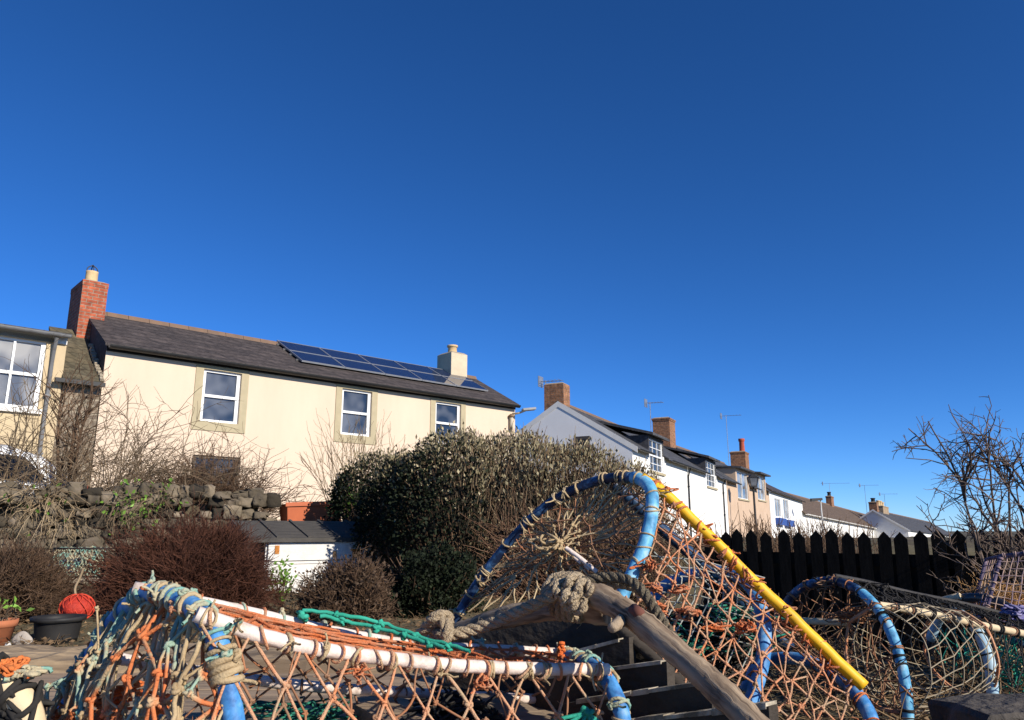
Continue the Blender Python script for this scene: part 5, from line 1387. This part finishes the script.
for q, u in enumerate(np.linspace(.05, .95, 13)):
    nb = NB(); a = at_len(arch, [u])[0]; b = at_len(foot, [np.clip(u + .08 * rng.normal(), 0, 1)])[0]; m_ = a * .62 + b * .38 + np.array([-.012, -.03, 0]) + rng.normal(size=3) * .012
    c = spline([a + [0, 0, .016], a + [-.006, -.012, -.01], m_, m_ * .5 + b * .5 + rng.normal(size=3) * .012], 16); c[1:] += rng.normal(size=(15, 3)) * .0012
    nb.tube(c, .0036, 6); nb.knots(c[[1, 7, 12]], .0042); p1.nb(nb, 'hanging_cord', (tw_teal, tw_beige, tw_mixed)[(q * 5 + q // 3) % 3])
lash(p1, hoop, .0152, np.linspace(.25, .80, 14), tw_teal, .0033, (1, 3), .4, 2.6); lash(p1, hoop, .0152, np.linspace(.28, .78, 6), tw_beige, .003, (1, 3), .45, 2.4)
lash(p1, rail_n, .0108, np.linspace(.03, .99, 13), tw_beige, .0024, (1, 3), .5, 2.2, .02); lash(p1, rail_n, .0108, np.linspace(.05, .97, 20), tw_salmon, .0024, 1, .6, 0, .008); lash(p1, rail_u, .0108, np.linspace(.05, .97, 14), tw_orange, .0024, 1, .6, 0, .01); lash(p1, rail_b, .0108, np.linspace(.05, .95, 9), tw_rust, .0024, 1, .9, 1.8)
lash(p1, hoop, .0152, [.205, .225], tw_beige, .0042, 4, .25, 2.4)
lash(p1, rail_u, .0108, np.linspace(.02, .98, 11), tw_teal, .0028, (1, 3), .5, 2.4); lash(p1, hoop2, .0145, np.linspace(.18, .55, 9), tw_teal, .003, (2, 4), .35, 2.4, .02); lash(p1, hoop2, .0145, np.linspace(.2, .5, 4), tw_beige, .003, (1, 3), .9, 2.4)
bo = mat('bright_orange_twine', (.66, .13, .03), (.60, .18, .05), rough=.9, scale=16, bump=.3, bscale=300)
bunch(p1, at_len(rail_n, np.array([.36, .67])) + np.array([0, -.012, -.020]), tw_orange, 9, (.006, .005, .014), .05, .0015)
bunch(p1, [P(p_, q_, d_) for p_, q_, d_ in ((128, 690, 1.30), (158, 702, 1.26), (100, 700, 1.36), (70, 712, 1.42), (118, 706, 1.32))], bo, 14, (.010, .008, .014), .06, .0026)
kp = P(561, 657, 1.60); nb = NB(); nb.knots([kp, kp + [0, 0, .012], kp + [.001, 0, .022]], .0042); p1.nb(nb, 'twine_knot', bo)
for c in (PX((303, 617, 1.44), (345, 622, 1.45), (385, 631, 1.48), (425, 645, 1.46), (470, 658, 1.42), n=24), PX((318, 622, 1.42), (360, 631, 1.45), (400, 641, 1.44), (445, 655, 1.40), n=24)):
    nb = NB(); c = c + rng.normal(size=c.shape) * .0012; nb.tube(c + [0, 0, .012], .0038, 6); nb.knots(c[[4, 10, 15, 20]] + [0, 0, .010], .0040); p1.nb(nb, 'green_cord', tw_green)
nb = NB(); nb.knots([P(303, 616, 1.44)], .0058); p1.nb(nb, 'green_knot', tw_green)
nb = NB()
for k in range(6): nb.tube(spline([P(587, 713, 1.40), P(587 + 14 * (k - 2.5), 722 + 3 * k, 1.39), P(587 + 22 * (k - 2.5), 740, 1.38)], 10), .0036, 5)
nb.knots([P(587, 712, 1.40)], .0055); p1.nb(nb, 'green_knot', tw_green)
nb = NB(); tangle(nb, P(285, 716, 1.62), (.13, .04, .015), 34, .30, .0024, flat=.2); p1.nb(nb, 'net_heap', mat('dark_green_net', (.015, .10, .06), (.03, .22, .15), rough=.9, scale=12))
nb = NB(); tangle(nb, P(452, 716, 1.62), (.05, .05, .04), 120, .18, .0028); p1.nb(nb, 'black_net_heap', tw_black)

# ------------------------------------------------------------------ POT 6: corner of another pot at the bottom left edge
p6 = Pot('lobster pot with cream pole and black twine cut off by the bottom left corner', (-.95, 1.05, ZD))
c = PX((-90, 660, 1.15), (-30, 662, 1.17), (0, 678, 1.18), (18, 697, 1.18), (30, 722, 1.18), (38, 800, 1.18), n=40); p6.pipe('hoop', c, .020, cream_pole)
c2 = PX((-60, 745, 1.3), (-20, 720, 1.3), (10, 716, 1.28), (40, 735, 1.25), n=20); p6.pipe('rail', c2, .012, navy_pipe)
nb = NB(); net(nb, c, PX((-120, 800, 1.1), (0, 830, 1.1), (40, 850, 1.15), n=10), 9, 4, .0033, jit=.008); tangle(nb, P(8, 712, 1.2), (.04, .03, .03), 20, .14, .0034); p6.nb(nb, 'netting', tw_black)
lash(p6, c, .020, (.42, .5, .56, .6, .66, .72), tw_black, .0042, 1, 1.0, 0)
bunch(p6, [P(9, 667, 1.18)], bo, 30, (.010, .008, .010), .05, .0026); bunch(p6, [P(26, 673, 1.18)], tw_teal, 14, (.010, .008, .006), .05, .0032)

# ------------------------------------------------------------------ driftwood log, pallet and thick rope
lg = P(600, 590, 1.45); log = thing('driftwood_log', 'bent bare driftwood log propped between the lobster pots', 'log', lg)
def grained(name, pts, rr, parent):
    n = len(pts); rr = rr * (1 + .05 * np.sin(np.linspace(0, 23, n)) + .03 * np.sin(np.linspace(2, 61, n))); lo_ = MB().tube(pts - lg, rr, 16).build(name, grain_mat('driftwood_grain'), parent, smooth=True)
    for p in lo_.data.polygons:
        if len(p.vertices) > 4: p.use_smooth = False
    rough_ = rng.normal(size=(n * 16, 3)) * .0008
    for v_, q_ in zip(lo_.data.vertices, rough_): v_.co += Vector(q_)
    uvl = lo_.data.uv_layers.new(name='grain'); cum_ = np.concatenate([[0], np.cumsum(np.linalg.norm(np.diff(pts, axis=0), axis=1))])
    for lp_ in lo_.data.loops:
        vi = lp_.vertex_index; uvl.data[lp_.index].uv = (float(cum_[min(vi // 16, n - 1)]), abs((vi % 16) / 8.0 - 1.0) * .1)
    return lo_
arm = PX((380, 668, 2.0), (430, 642, 1.86), (480, 624, 1.74), (530, 612, 1.64), (575, 608, 1.55), (612, 612, 1.46), n=60)
grained('bough', arm, np.interp(np.linspace(0, 1, 60), [0, .3, .6, 1], [.012, .016, .022, .026]), log)
arm2 = PX((583, 592, 1.45), (606, 600, 1.40), (640, 622, 1.31), (690, 664, 1.19), (725, 696, 1.11), (768, 737, 1.03), (850, 815, .92), n=70)
grained('trunk', arm2, np.interp(np.linspace(0, 1, 70), [0, .04, .15, .3, 1], [.016, .021, .0225, .0205, .0175]), log)
MB().tube(np.array([P(628, 614, 1.36), P(618, 624, 1.31), P(612, 628, 1.285)]) - lg, [.012, .010, .008], 10).build('side_stub', log_m, log, smooth=True)
MB().tube(np.array([P(634, 610, 1.315), P(640, 614, 1.295), P(643, 615, 1.29)]) - lg, [.011, .010, .004], 10).build('red_knot', mat('bark_scar', (.16, .06, .04), (.10, .04, .03), rough=.9, scale=20), log, smooth=True)

pl_ = P(640, 680, 1.5); pal = thing('broken_pallet', 'dark broken pallet of slats under the driftwood log', 'pallet', (pl_[0], pl_[1], .42))
po = np.array([pl_[0], pl_[1], .42])
for (a, b, dp) in (((505, 668, 1.92), (612, 640, 1.72), .07), ((545, 676, 1.80), (648, 662, 1.60), .08), ((575, 700, 1.66), (690, 683, 1.46), .09), ((610, 722, 1.55), (745, 706, 1.32), .10), ((640, 752, 1.4), (760, 740, 1.2), .1)):
    A_, B_ = P(*a), P(*b); d_ = unit(B_ - A_); s_ = unit(np.cross([0, 0, 1.0], d_)); c_ = (A_ + B_) / 2; h_ = np.linalg.norm(B_ - A_) / 2
    MB().obox(c_ - po + s_ * .02 - np.array([0, 0, dp * .5]), d_, s_, (0, 0, 1), h_ + .04, .013, dp * .45).build('slat', wood_dark, pal)  # dark tone puts the shade under the log into the slats
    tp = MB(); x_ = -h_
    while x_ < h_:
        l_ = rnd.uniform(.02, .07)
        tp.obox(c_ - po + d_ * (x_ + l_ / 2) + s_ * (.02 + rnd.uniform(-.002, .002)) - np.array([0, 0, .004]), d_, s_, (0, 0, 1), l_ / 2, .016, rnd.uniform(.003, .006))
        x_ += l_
    tp.build('sunlit_edge', wood_sunlit, pal)  # broken pale strips paint slivers of sun along each slat
bp_ = [P(445, 640, 2.07), P(560, 606, 1.86), P(622, 622, 1.76), P(690, 692, 1.66), P(752, 748, 1.56), P(752, 840, 1.56), P(445, 800, 2.07)]
MB().add([p - po for p in bp_] + [p - po + np.array([.02, .03, 0]) for p in bp_], [tuple(range(7)), tuple(range(13, 6, -1))] + [(k, k + 7, (k + 1) % 7 + 7, (k + 1) % 7) for k in range(7)]).build('shade_board', wood_dark, pal)  # dark sheet added where only shade lies behind the slats
for q_ in (P(530, 720, 1.9), P(620, 745, 1.66)): MB().obox(np.array([q_[0], q_[1], .55]) - po, (1, 0, 0), (0, 1, 0), (0, 0, 1), .03, .04, .12).build('bearer', wood_dark, pal)

rg = P(520, 612, 1.55); rp = thing('mooring_rope', 'thick frayed hemp rope knotted round the driftwood log', 'rope', rg)
c = PX((408, 652, 1.60), (418, 638, 1.58), (428, 626, 1.56), (440, 620, 1.545), (447, 628, 1.53), (446, 640, 1.53), (436, 640, 1.56), (438, 628, 1.58), (452, 634, 1.55), (475, 629, 1.55), (505, 618, 1.53), (535, 604, 1.48), (556, 594, 1.45), n=90)
rope(c, .0115, rope_m, 'rope_run', rp, rg)
a = np.linspace(0, 4 * np.pi, 50); cx_ = P(440, 624, 1.55); kn = np.stack([cx_[0] + .017 * np.cos(a) * (1 + .25 * np.sin(1.5 * a)), cx_[1] + .017 * np.sin(2 * a + .5), cx_[2] + .018 * np.sin(a)], 1)
rope(kn, .0095, rope_m, 'rope_knot', rp, rg, nper=16)
a = np.linspace(0, 2 * np.pi * 3.2, 90); pk = P(570, 597, 1.52); tdir = unit(at_len(arm, [.95])[0] - at_len(arm, [.85])[0]); ndir = unit(np.cross(tdir, [0, 0, 1.0])); bdir = np.cross(ndir, tdir)
coil = pk + tdir * (a / (2 * np.pi) * .019 - .03)[:, None] + (ndir * np.cos(a)[:, None] + bdir * np.sin(a)[:, None]) * .036
rope(coil, .0115, rope_m, 'rope_coil', rp, rg, nper=14)
for (qx, qy, qd) in ((562, 590, 1.43), (574, 585, 1.42), (584, 590, 1.41), (570, 600, 1.41), (578, 603, 1.405)):
    q0 = P(qx, qy, qd); a = np.linspace(0, 2 * np.pi, 26); ph = rng.random() * 6.28; kn = q0 + np.stack([.011 * np.cos(a + ph), .008 * np.sin(2 * a), .014 * np.sin(a + ph)], 1); rope(kn, .008, rope_m, 'rope_knot', rp, rg, nper=16)
c = PX((580, 582, 1.45), (600, 577, 1.44), (622, 578, 1.42), (640, 588, 1.39), (656, 612, 1.35), (676, 642, 1.29), (702, 672, 1.22), (735, 706, 1.13), (775, 745, 1.04), n=60) + np.array([.004, .02, -.002])
rope(c, .0095, mat('tarred_rope', (.21, .17, .11), (.12, .095, .065), rough=1, scale=25, bump=.8, bscale=260), 'tarred_rope_run', rp, rg)
rope(c + np.array([.012, .012, -.014]), .008, rope_m, 'rope_run', rp, rg)

# ------------------------------------------------------------------ POT 2: tall pot tipped on end, yellow rail
p2 = Pot('tall tipped lobster pot with a yellow pole and light blue hoops in the middle', (.25, 1.95, .45))
h1 = PX((452, 628, 2.17), (462, 608, 2.16), (482, 577, 2.15), (512, 539, 2.12), (545, 507, 2.08), (582, 486, 2.03), (612, 478, 1.98), (636, 478, 1.92), (650, 488, 1.87), (652, 510, 1.84), (646, 540, 1.81), (636, 566, 1.79), (622, 596, 1.77), (610, 625, 1.76), n=70)
ia = int(len(h1) * .62); p2.pipe('hoop', h1[:ia + 1], .0128, shade_navy, 'shaded side of the upper hoop, shade put into its colour'); p2.pipe('hoop', h1[ia:], .0158, sky_pipe, 'light blue side of the upper hoop')
yr = PX((642, 478, 1.90), (660, 490, 1.885), (690, 519, 1.87), (722, 552, 1.855), (756, 588, 1.84), (790, 622, 1.82), (826, 657, 1.80), (860, 688, 1.78), n=60)
p2.pipe('rail', yr, .0135, yellow_pipe, 'yellow plastic pole along the top edge', wob=.0005)
br_ = PX((606, 478, 2.02), (630, 499, 2.04), (656, 524, 2.07), (684, 548, 2.10), (710, 570, 2.13), (745, 605, 2.15), (790, 648, 2.17), n=40)
p2.pipe('rail', br_, .016, navy_pipe, 'dark blue back rail')
h2 = PX((650, 604, 2.30), (662, 588, 2.29), (690, 575, 2.22), (722, 572, 2.10), (748, 584, 1.97), (760, 606, 1.89), (765, 634, 1.85), (762, 664, 1.82), (755, 690, 1.80), (746, 716, 1.78), (738, 750, 1.76), n=50)
p2.pipe('hoop', h2, .0165, blue_pipe, 'blue middle hoop')
h3 = PX((745, 690, 2.3), (760, 664, 2.27), (790, 658, 2.2), (820, 666, 2.1), (845, 682, 1.95), (862, 702, 1.84), (872, 722, 1.79), (880, 760, 1.77), n=40); p2.pipe('hoop', h3, .0165, blue_pipe, 'blue lower hoop')
low = PX((612, 622, 1.76), (650, 655, 1.70), (690, 695, 1.66), (740, 740, 1.66), (800, 790, 1.66), n=30)
p2.pipe('rail', low, .012, wood_dark, 'bottom rail')
nb = NB(); net(nb, yr, low, 15, 8, .0022, sag=(0, -.02, 0), jit=.0045, style='square', u0=.04, u1=.98, kr=2.3); net(nb, yr, low, 8, 5, .0018, sag=(0, -.03, -.01), jit=.006, style='diamond', skip=.5, u0=.05); p2.nb(nb, 'side_netting', tw_salmon)
lash(p2, yr, .0135, np.linspace(.03, .97, 17), tw_orange, .0024, (1, 3), .7, 2.4, .02)
bunch(p2, at_len(yr, np.array([.1, .3, .42, .55, .68, .83])) + np.array([.004, 0, .012]), tw_orange, 8, (.012, .009, .007), .06, .0018)
bunch(p2, [P(qx, qy, qd) for qx, qy, qd in ((650, 566, 1.76), (680, 590, 1.74), (655, 588, 1.75), (745, 627, 1.74), (718, 628, 1.74), (656, 608, 1.72), (690, 612, 1.72))], tw_orange, 12, (.013, .010, .010), .06, .0020)
nb = NB(); net(nb, yr, br_, 16, 6, .0018, jit=.005, u0=.05); p2.nb(nb, 'top_netting', tw_rust)
lash(p2, h1, .0143, np.concatenate([np.linspace(.06, .60, 15), np.linspace(.66, .97, 8)]), tw_beige, .0025, (1, 3), .4, 2.1, .03); lash(p2, h2, .0165, np.linspace(.3, .9, 7), tw_orange, .0022, (1, 3), .8, 2, .02); lash(p2, h3, .0165, np.linspace(.4, .9, 5), tw_orange, .0022, (1, 3), .8, 2, .02)
# net over the hoop's mouth drawn to an off-centre eye
eye = P(560, 545, 1.95); nb = NB(); rim = at_len(h1, np.linspace(.05, .97, 26)); sill_ = PX((468, 612, 2.1), (530, 606, 1.95), (590, 605, 1.85), n=8); rim = np.concatenate([rim, sill_[::-1]])
rings = []
for s in (.0, .3, .55, .78, .93): rings.append(rim * (1 - s) + eye * s + np.array([.0, .05 * math.sin(math.pi * s), 0]) + rng.normal(size=rim.shape) * .004 * (s > 0))
N_ = len(rim)
for q in range(len(rings) - 1):
    k_ = np.arange(N_); a_ = rings[q][k_]
    for sh in ((0,) if q > 1 else (0, 1)):
        b_ = rings[q + 1][(k_ + sh) % N_]; uu = np.linspace(0, 1, 4)[None, :, None]; pts = a_[:, None] * (1 - uu) + b_[:, None] * uu; pts[:, 1:3] += rng.normal(size=(N_, 2, 3)) * .002
        sel = rng.random(N_) < (.9 if q < 2 else .6); nb.tubes(pts[sel], .0022, 5)
    if q: nb.knots(rings[q][rng.random(N_) < .8], .0024)
nb.knots([eye, eye + [.005, 0, -.01], eye + [-.004, 0, .01]], .0045); tangle(nb, eye + [-.02, 0, .0], (.02, .01, .025), 14, .09, .0035)
p2.nb(nb, 'end_netting', tw_beige)
nb = NB(); net(nb, at_len(h1, np.linspace(.03, .56, 20)), np.concatenate([at_len(h1, np.linspace(.97, .64, 12))[::-1], at_len(h1, np.linspace(.64, .60, 3))])[::-1][:14][::-1], 11, 9, .0018, jit=.006, sag=(0, .03, -.01)); p2.nb(nb, 'end_netting', tw_rust)
nb = NB(); nb.tube(PX((566, 548, 1.93), (580, 558, 1.91), (597, 572, 1.89), n=8), .0055, 7); nb.tube(PX((572, 556, 1.95), (590, 570, 1.9), n=5), .004, 6); p2.nb(nb, 'pale_peg', white_pole)
# grey-white mesh panel inside, folded in a chevron
f0 = PX((668, 600, 2.05), (700, 560, 2.04), (745, 560, 2.0), n=12); f1 = PX((690, 655, 1.98), (705, 632, 1.96), (765, 640, 1.92), n=12)
nb = NB(); A1 = PX((648, 545, 2.08), (700, 590, 2.04), (740, 628, 2.0), n=12)
for k in range(7):
    x_ = 690 + 14 * k; nb.tube(np.array([P(x_ - 36, 552 + 3 * k, 2.06), P(x_ - 8, 578 + 4 * k, 2.03), P(x_ - 10, 596 + 4 * k, 2.02), P(x_ - 34, 636 + 6 * k, 1.98)]), .0022, 5)
for k in range(9):
    y_ = 556 + 9 * k; nb.tube(np.array([P(650 + 3 * k, y_, 2.06), P(700, y_ + 4, 2.03), P(765 + k, y_ + 22, 1.98)]), .0018, 5)
p2.nb(nb, 'grey_mesh', tw_grey)
nb = NB(); tangle(nb, P(715, 625, 2.1), (.10, .10, .06), 60, .22, .0026); tangle(nb, P(680, 655, 1.95), (.05, .06, .05), 30, .18, .0026); p2.nb(nb, 'green_net_heap', mat('dark_green_net', (.015, .10, .06)))
nb = NB(); tangle(nb, P(700, 640, 2.15), (.16, .14, .08), 120, .3, .0026); p2.nb(nb, 'dark_net_heap', tw_black)

# ------------------------------------------------------------------ POT 3: low pot on the right with black netting
p3 = Pot('low lobster pot with cream rail, blue hoop and funnel of net on the right', (1.25, 2.6, .42))
k1 = PX((772, 640, 2.98), (785, 606, 2.93), (802, 588, 2.86), (828, 581, 2.76), (850, 586, 2.66), (870, 600, 2.56), (887, 624, 2.47), (899, 655, 2.42), (906, 690, 2.39), (909, 730, 2.38), n=60); ka = int(len(k1) * .52); p3.pipe('hoop', k1[:ka + 1], .0155, shade_navy, 'shaded upper part of the left hoop, shade put into its colour'); p3.pipe('hoop', k1[ka:], .016, sky_pipe, 'light blue lower part of the left hoop')
cr_ = PX((870, 604, 2.54), (905, 609, 2.57), (940, 616, 2.60), (985, 626, 2.63), (1040, 637, 2.68), (1100, 650, 2.7), n=40); p3.pipe('rail', cr_, .0118, cream_pole, 'cream pole bound with orange and black twine')
ur = PX((834, 576, 2.74), (870, 583, 2.84), (910, 593, 2.92), (955, 602, 3.0), (1000, 613, 3.06), (1060, 630, 3.1), n=40); p3.pipe('rail', ur, .009, mat('faded_pole', (.02, .018, .017), (.05, .045, .04), rough=.7, scale=8), 'thin weathered top rail')
k2 = PX((930, 640, 3.1), (940, 618, 3.05), (955, 612, 2.9), (972, 624, 2.68), (983, 642, 2.60), (990, 665, 2.56), (993, 700, 2.54), (995, 740, 2.53), n=40); p3.pipe('hoop', k2, .0175, mat('pale_blue_pipe', (.40, .54, .62), (.28, .44, .54), rough=.5, scale=9), 'pale blue hoop')
bl = PX((905, 735, 2.38), (990, 742, 2.52), (1090, 750, 2.6), n=14); pw_ = PX((786, 620, 2.95), (848, 623, 2.75), n=8); p3.pipe('rail', pw_, .012, cream_pole, 'pale bar across the end')
nb = NB(); net(nb, cr_, ur, 26, 6, .0022, jit=.006); net(nb, cr_, ur, 20, 5, .0022, jit=.01); net(nb, cr_, bl, 12, 6, .0020, jit=.01, u0=.5); p3.nb(nb, 'black_netting', tw_black)
lash(p3, cr_, .0118, np.linspace(.03, .97, 13), tw_black, .0026, 2, .3, 0); lash(p3, k1, .016, np.linspace(.3, .95, 8), tw_black, .0026, (1, 3), .7, 1.8, .02); lash(p3, k2, .0175, np.linspace(.4, .95, 6), tw_black, .0026, (1, 3), .7, 1.8, .02)
nb = NB(); arch3 = at_len(k1, np.linspace(.12, .97, 30)); ft = PX((780, 650, 2.95), (830, 700, 2.7), (905, 735, 2.4), n=12)
net(nb, arch3, ft, 14, 8, .0020, jit=.014, sag=(.05, .05, 0)); p3.nb(nb, 'rusty_netting', tw_rust)
lash(p3, cr_, .0118, np.linspace(.0, .95, 12), tw_rust, .0022, 1, .8, 1.8); lash(p3, k1, .016, np.linspace(.2, .9, 8), tw_rust, .0022, (1, 3), .7, 2.2, .02)
bunch(p3, [P(850, 615, 2.7)], tw_rust, 30, (.05, .05, .025), .14, .0020); bunch(p3, [P(870, 605, 2.6)], tw_rust, 22, (.03, .04, .015), .12, .0020); bunch(p3, [P(830, 585, 2.75)], tw_rust, 18, (.02, .03, .02), .1, .0020)
# funnel entrance: rings and long strands
R0 = np.array([P(886, 660, 2.46), P(960, 652, 2.62)]); nb = NB(); nring = 9; ns = 20; ringsf = []
for q in range(nring):
    s = q / (nring - 1); c_ = R0[0] * (1 - s) + R0[1] * s; ax = unit(R0[1] - R0[0]); e1_ = unit(np.cross(ax, [0, 0, 1.0])); e2_ = np.cross(e1_, ax); a_ = np.linspace(0, 2 * np.pi, ns, endpoint=False) + .1 * q
    ra = .150 - .025 * s + .02 * math.sin(math.pi * s); ringsf.append(c_ + (e1_ * np.cos(a_)[:, None] + e2_ * np.sin(a_)[:, None]) * ra + rng.normal(size=(ns, 3)) * .003)
for q in range(nring):
    cl = np.vstack([ringsf[q], ringsf[q][:1]]); nb.tube(spline(cl, 50), .0018, 4)
    if q < nring - 1: nb.tubes(np.stack([ringsf[q], (ringsf[q] + ringsf[q + 1]) / 2, ringsf[q + 1]], 1), .0018, 4)
p3.nb(nb, 'funnel_netting', mat('tan_twine', (.40, .33, .22), (.27, .22, .15), rough=.95, scale=10))
nb = NB()
for q in (nring - 1,):
    cl = spline(np.vstack([ringsf[q], ringsf[q][:1]]), 60)
    for _ in range(3): nb.tube(cl + rng.normal(size=3) * .004, .0036, 5)
    nb.knots(at_len(cl, np.linspace(0, .99, 14)), .0030)
p3.nb(nb, 'funnel_rope', tw_salmon); nb = NB()
cl = spline(ringsf[0][6:18], 40); nb.tube(cl, .004, 5); nb.tube(cl + [.003, 0, .005], .0035, 5); p3.nb(nb, 'funnel_rope', tw_salmon)

# ------------------------------------------------------------------ POT 4: black hooped pot behind, POT 5: purple mesh pot
p4 = Pot('black lobster pot with green net behind the cream railed pot', (1.85, 3.0, .42))
k = PX((925, 660, 3.5), (938, 615, 3.45), (955, 601, 3.35), (980, 598, 3.25), (1003, 605, 3.15), (1022, 622, 3.05), (1034, 660, 3.0), n=40); p4.pipe('hoop', k, .02, mat('black_pipe', (.02, .022, .025), (.05, .055, .06), rough=.35, spec=.5))
k_ = PX((1010, 640, 3.0), (1060, 655, 2.95), (1120, 670, 2.9), n=10); p4.pipe('rail', k_, .014, navy_pipe)
mb = PX((936, 602, 3.4), (960, 596, 3.3), n=4); p4.pipe('pole_end', mb, .014, cream_pole, 'pale pole end')
nb = NB(); net(nb, PX((1000, 632, 2.85), (1050, 645, 2.75), n=8), PX((1000, 710, 2.8), (1060, 720, 2.7), n=8), 7, 7, .002, jit=.012); net(nb, PX((935, 630, 3.4), (1000, 615, 3.1), n=8), PX((950, 690, 3.3), (1020, 700, 3.0), n=8), 9, 7, .002, jit=.012); tangle(nb, P(1008, 668, 2.9), (.06, .06, .06), 40, .16, .0022); p4.nb(nb, 'green_netting', tw_green)
nb = NB(); tangle(nb, P(1006, 662, 2.9), (.05, .04, .06), 24, .14, .003); p4.nb(nb, 'beige_net_heap', tw_beige)
nb = NB(); net(nb, k, PX((945, 700, 3.3), (1000, 705, 3.1), (1034, 700, 3.0), n=8), 12, 6, .0022, jit=.01); p4.nb(nb, 'beige_netting', tw_rust)

p5 = Pot('purple meshed lobster pot stuffed with dry grass at the right edge', (2.0, 3.15, .42))
q0, q1_, q2_, q3_ = P(1001, 556, 3.15), P(1085, 545, 3.0), P(1088, 645, 2.95), P(985, 617, 3.1)
b0, b1 = q0 + [.06, .2, -.02], q1_ + [.06, .2, -.02]; b3 = q3_ + [.06, .2, -.02]
purple_pipe = mat('purple_bound_frame', (.045, .035, .075), (.20, .15, .20), rough=.8, scale=30, lo=.42, hi=.6)
for a, b in ((q0, q1_), (q1_, q2_), (q2_, q3_), (q3_, q0), (q0, b0), (q1_, b1), (b0, b1), (q3_, b3), (b3, b0)): p5.pipe('frame_bar', np.linspace(a, b, 6), .0065, purple_pipe, sides=8)
nb = NB(); net(nb, np.linspace(q0, q1_, 10), np.linspace(q3_, q2_, 10), 13, 9, .0022, jit=.002, style='square', kn=False); net(nb, np.linspace(q0, b0, 5), np.linspace(q3_, b3, 5), 6, 8, .002, jit=.002, style='square', kn=False)
p5.nb(nb, 'purple_netting', tw_purple)
for a, b in ((q0, q1_), (q3_, q0)): lash(p5, np.linspace(a, b, 8), .0065, np.linspace(.05, .95, 8), tw_purple, .0025, 2, .3, 0)
nb = NB(); cc_ = (q0 + q1_ + q2_ + q3_) / 4 + [0, .16, -.05]; tangle(nb, cc_ + np.array([0, .06, -.03]), (.045, .06, .04), 60, .3, .0016, flat=.8, K=8); nb.tubes(arcs(cc_ + np.array([.0, .12, -.05]) + rng.normal(size=(1100, 3)) * np.array([.065, .045, .04]), rng.normal(size=(1100, 3)) * np.array([1, .8, .7]), .04 + .07 * rng.random(1100), 5, .03, .2), taper(.0018, .0009, 5), 3); p5.nb(nb, 'dry_grass_filling', plantmat('dry_grass_filling', (.46, .27, .11), (.28, .14, .055), island=.5))
nb = NB(); tangle(nb, P(1016, 612, 2.95), (.03, .02, .025), 30, .1, .004); p5.nb(nb, 'blue_rope_end', mat('violet_rope', (.09, .08, .26), (.3, .27, .4), rough=.8, scale=20))

# stone block at the bottom right corner
rb0 = P(1000, 705, 1.62); blk = thing('stone_block', 'dark rough stone block in the bottom right corner', 'stone block', (rb0[0], rb0[1], .35))
tvx, ttx = cube_template(); V = tvx * np.array([.19, .10, .20]) + rng.normal(size=tvx.shape) * .012
ztop = P(960, 713, 1.55)[2]; V[:, 2] += ztop - .35 - .19; V[:, 0] += .08
o = NB().add(V, T=ttx).build('stone_body', mat('dark_stone', (.055, .047, .04), (.10, .085, .07), rough=.95, scale=14, detail=9, bump=.9, bscale=40), blk); o.data.polygons.foreach_set('use_smooth', np.zeros(len(o.data.polygons), bool)); o.modifiers.new('b', 'BEVEL').width = .012

# small creel with blue and green net on a plank bench by the wall
cb = P(84, 577, 7.0); 
bn = thing('plank_bench', 'short plank on blocks below the stone wall carrying a netted creel', 'bench', (cb[0], cb[1], .33))
zt_ = cb[2] - .33
MB().box(-.28, -.12, zt_ - .04, .28, .14, zt_).build('seat', mat('pale_board', (.42, .34, .24), (.3, .24, .17), rough=.9, scale=5, stretch=(.4, 4, 4)), bn)
for x in (-.24, .16): MB().box(x, -.08, -.1, x + .09, .1, zt_ - .041).build('block_leg', wood_dark, bn)
sc = Pot('small creel with blue and green netting on the plank below the wall', (cb[0], cb[1], cb[2] + .001), None, 'lobster_pot')
bx0 = np.array([cb[0] - .24, cb[1] - .1, cb[2]]); W_, D_, H_ = .46, .2, .24; cor = {(i, j, k): bx0 + np.array([W_ * i, D_ * j, .008 + H_ * k]) for i in (0, 1) for j in (0, 1) for k in (0, 1)}
for a, b in (((0, 0, 0), (1, 0, 0)), ((0, 0, 1), (1, 0, 1)), ((0, 1, 1), (1, 1, 1)), ((0, 0, 0), (0, 0, 1)), ((1, 0, 0), (1, 0, 1)), ((0, 0, 1), (0, 1, 1)), ((1, 0, 1), (1, 1, 1)), ((0, 1, 0), (0, 1, 1)), ((1, 1, 0), (1, 1, 1))): sc.pipe('frame_bar', np.linspace(cor[a], cor[b], 4), .009, tw_black, sides=7)
nb = NB(); L_ = lambda a, b: np.linspace(cor[a], cor[b], 6)
net(nb, L_((0, 0, 1), (1, 0, 1)), L_((0, 0, 0), (1, 0, 0)), 14, 8, .0045, jit=.006); net(nb, L_((0, 0, 1), (1, 0, 1)), L_((0, 1, 1), (1, 1, 1)), 10, 4, .004, jit=.006); sc.nb(nb, 'netting', tw_teal)
nb = NB(); tangle(nb, cb + [.13, -.02, .1], (.08, .06, .08), 50, .2, .004); sc.nb(nb, 'orange_net_heap', tw_rust)
nb = NB(); tangle(nb, cb + [-.06, 0, .1], (.14, .06, .08), 60, .25, .004); sc.nb(nb, 'blue_net_heap', navy_pipe)
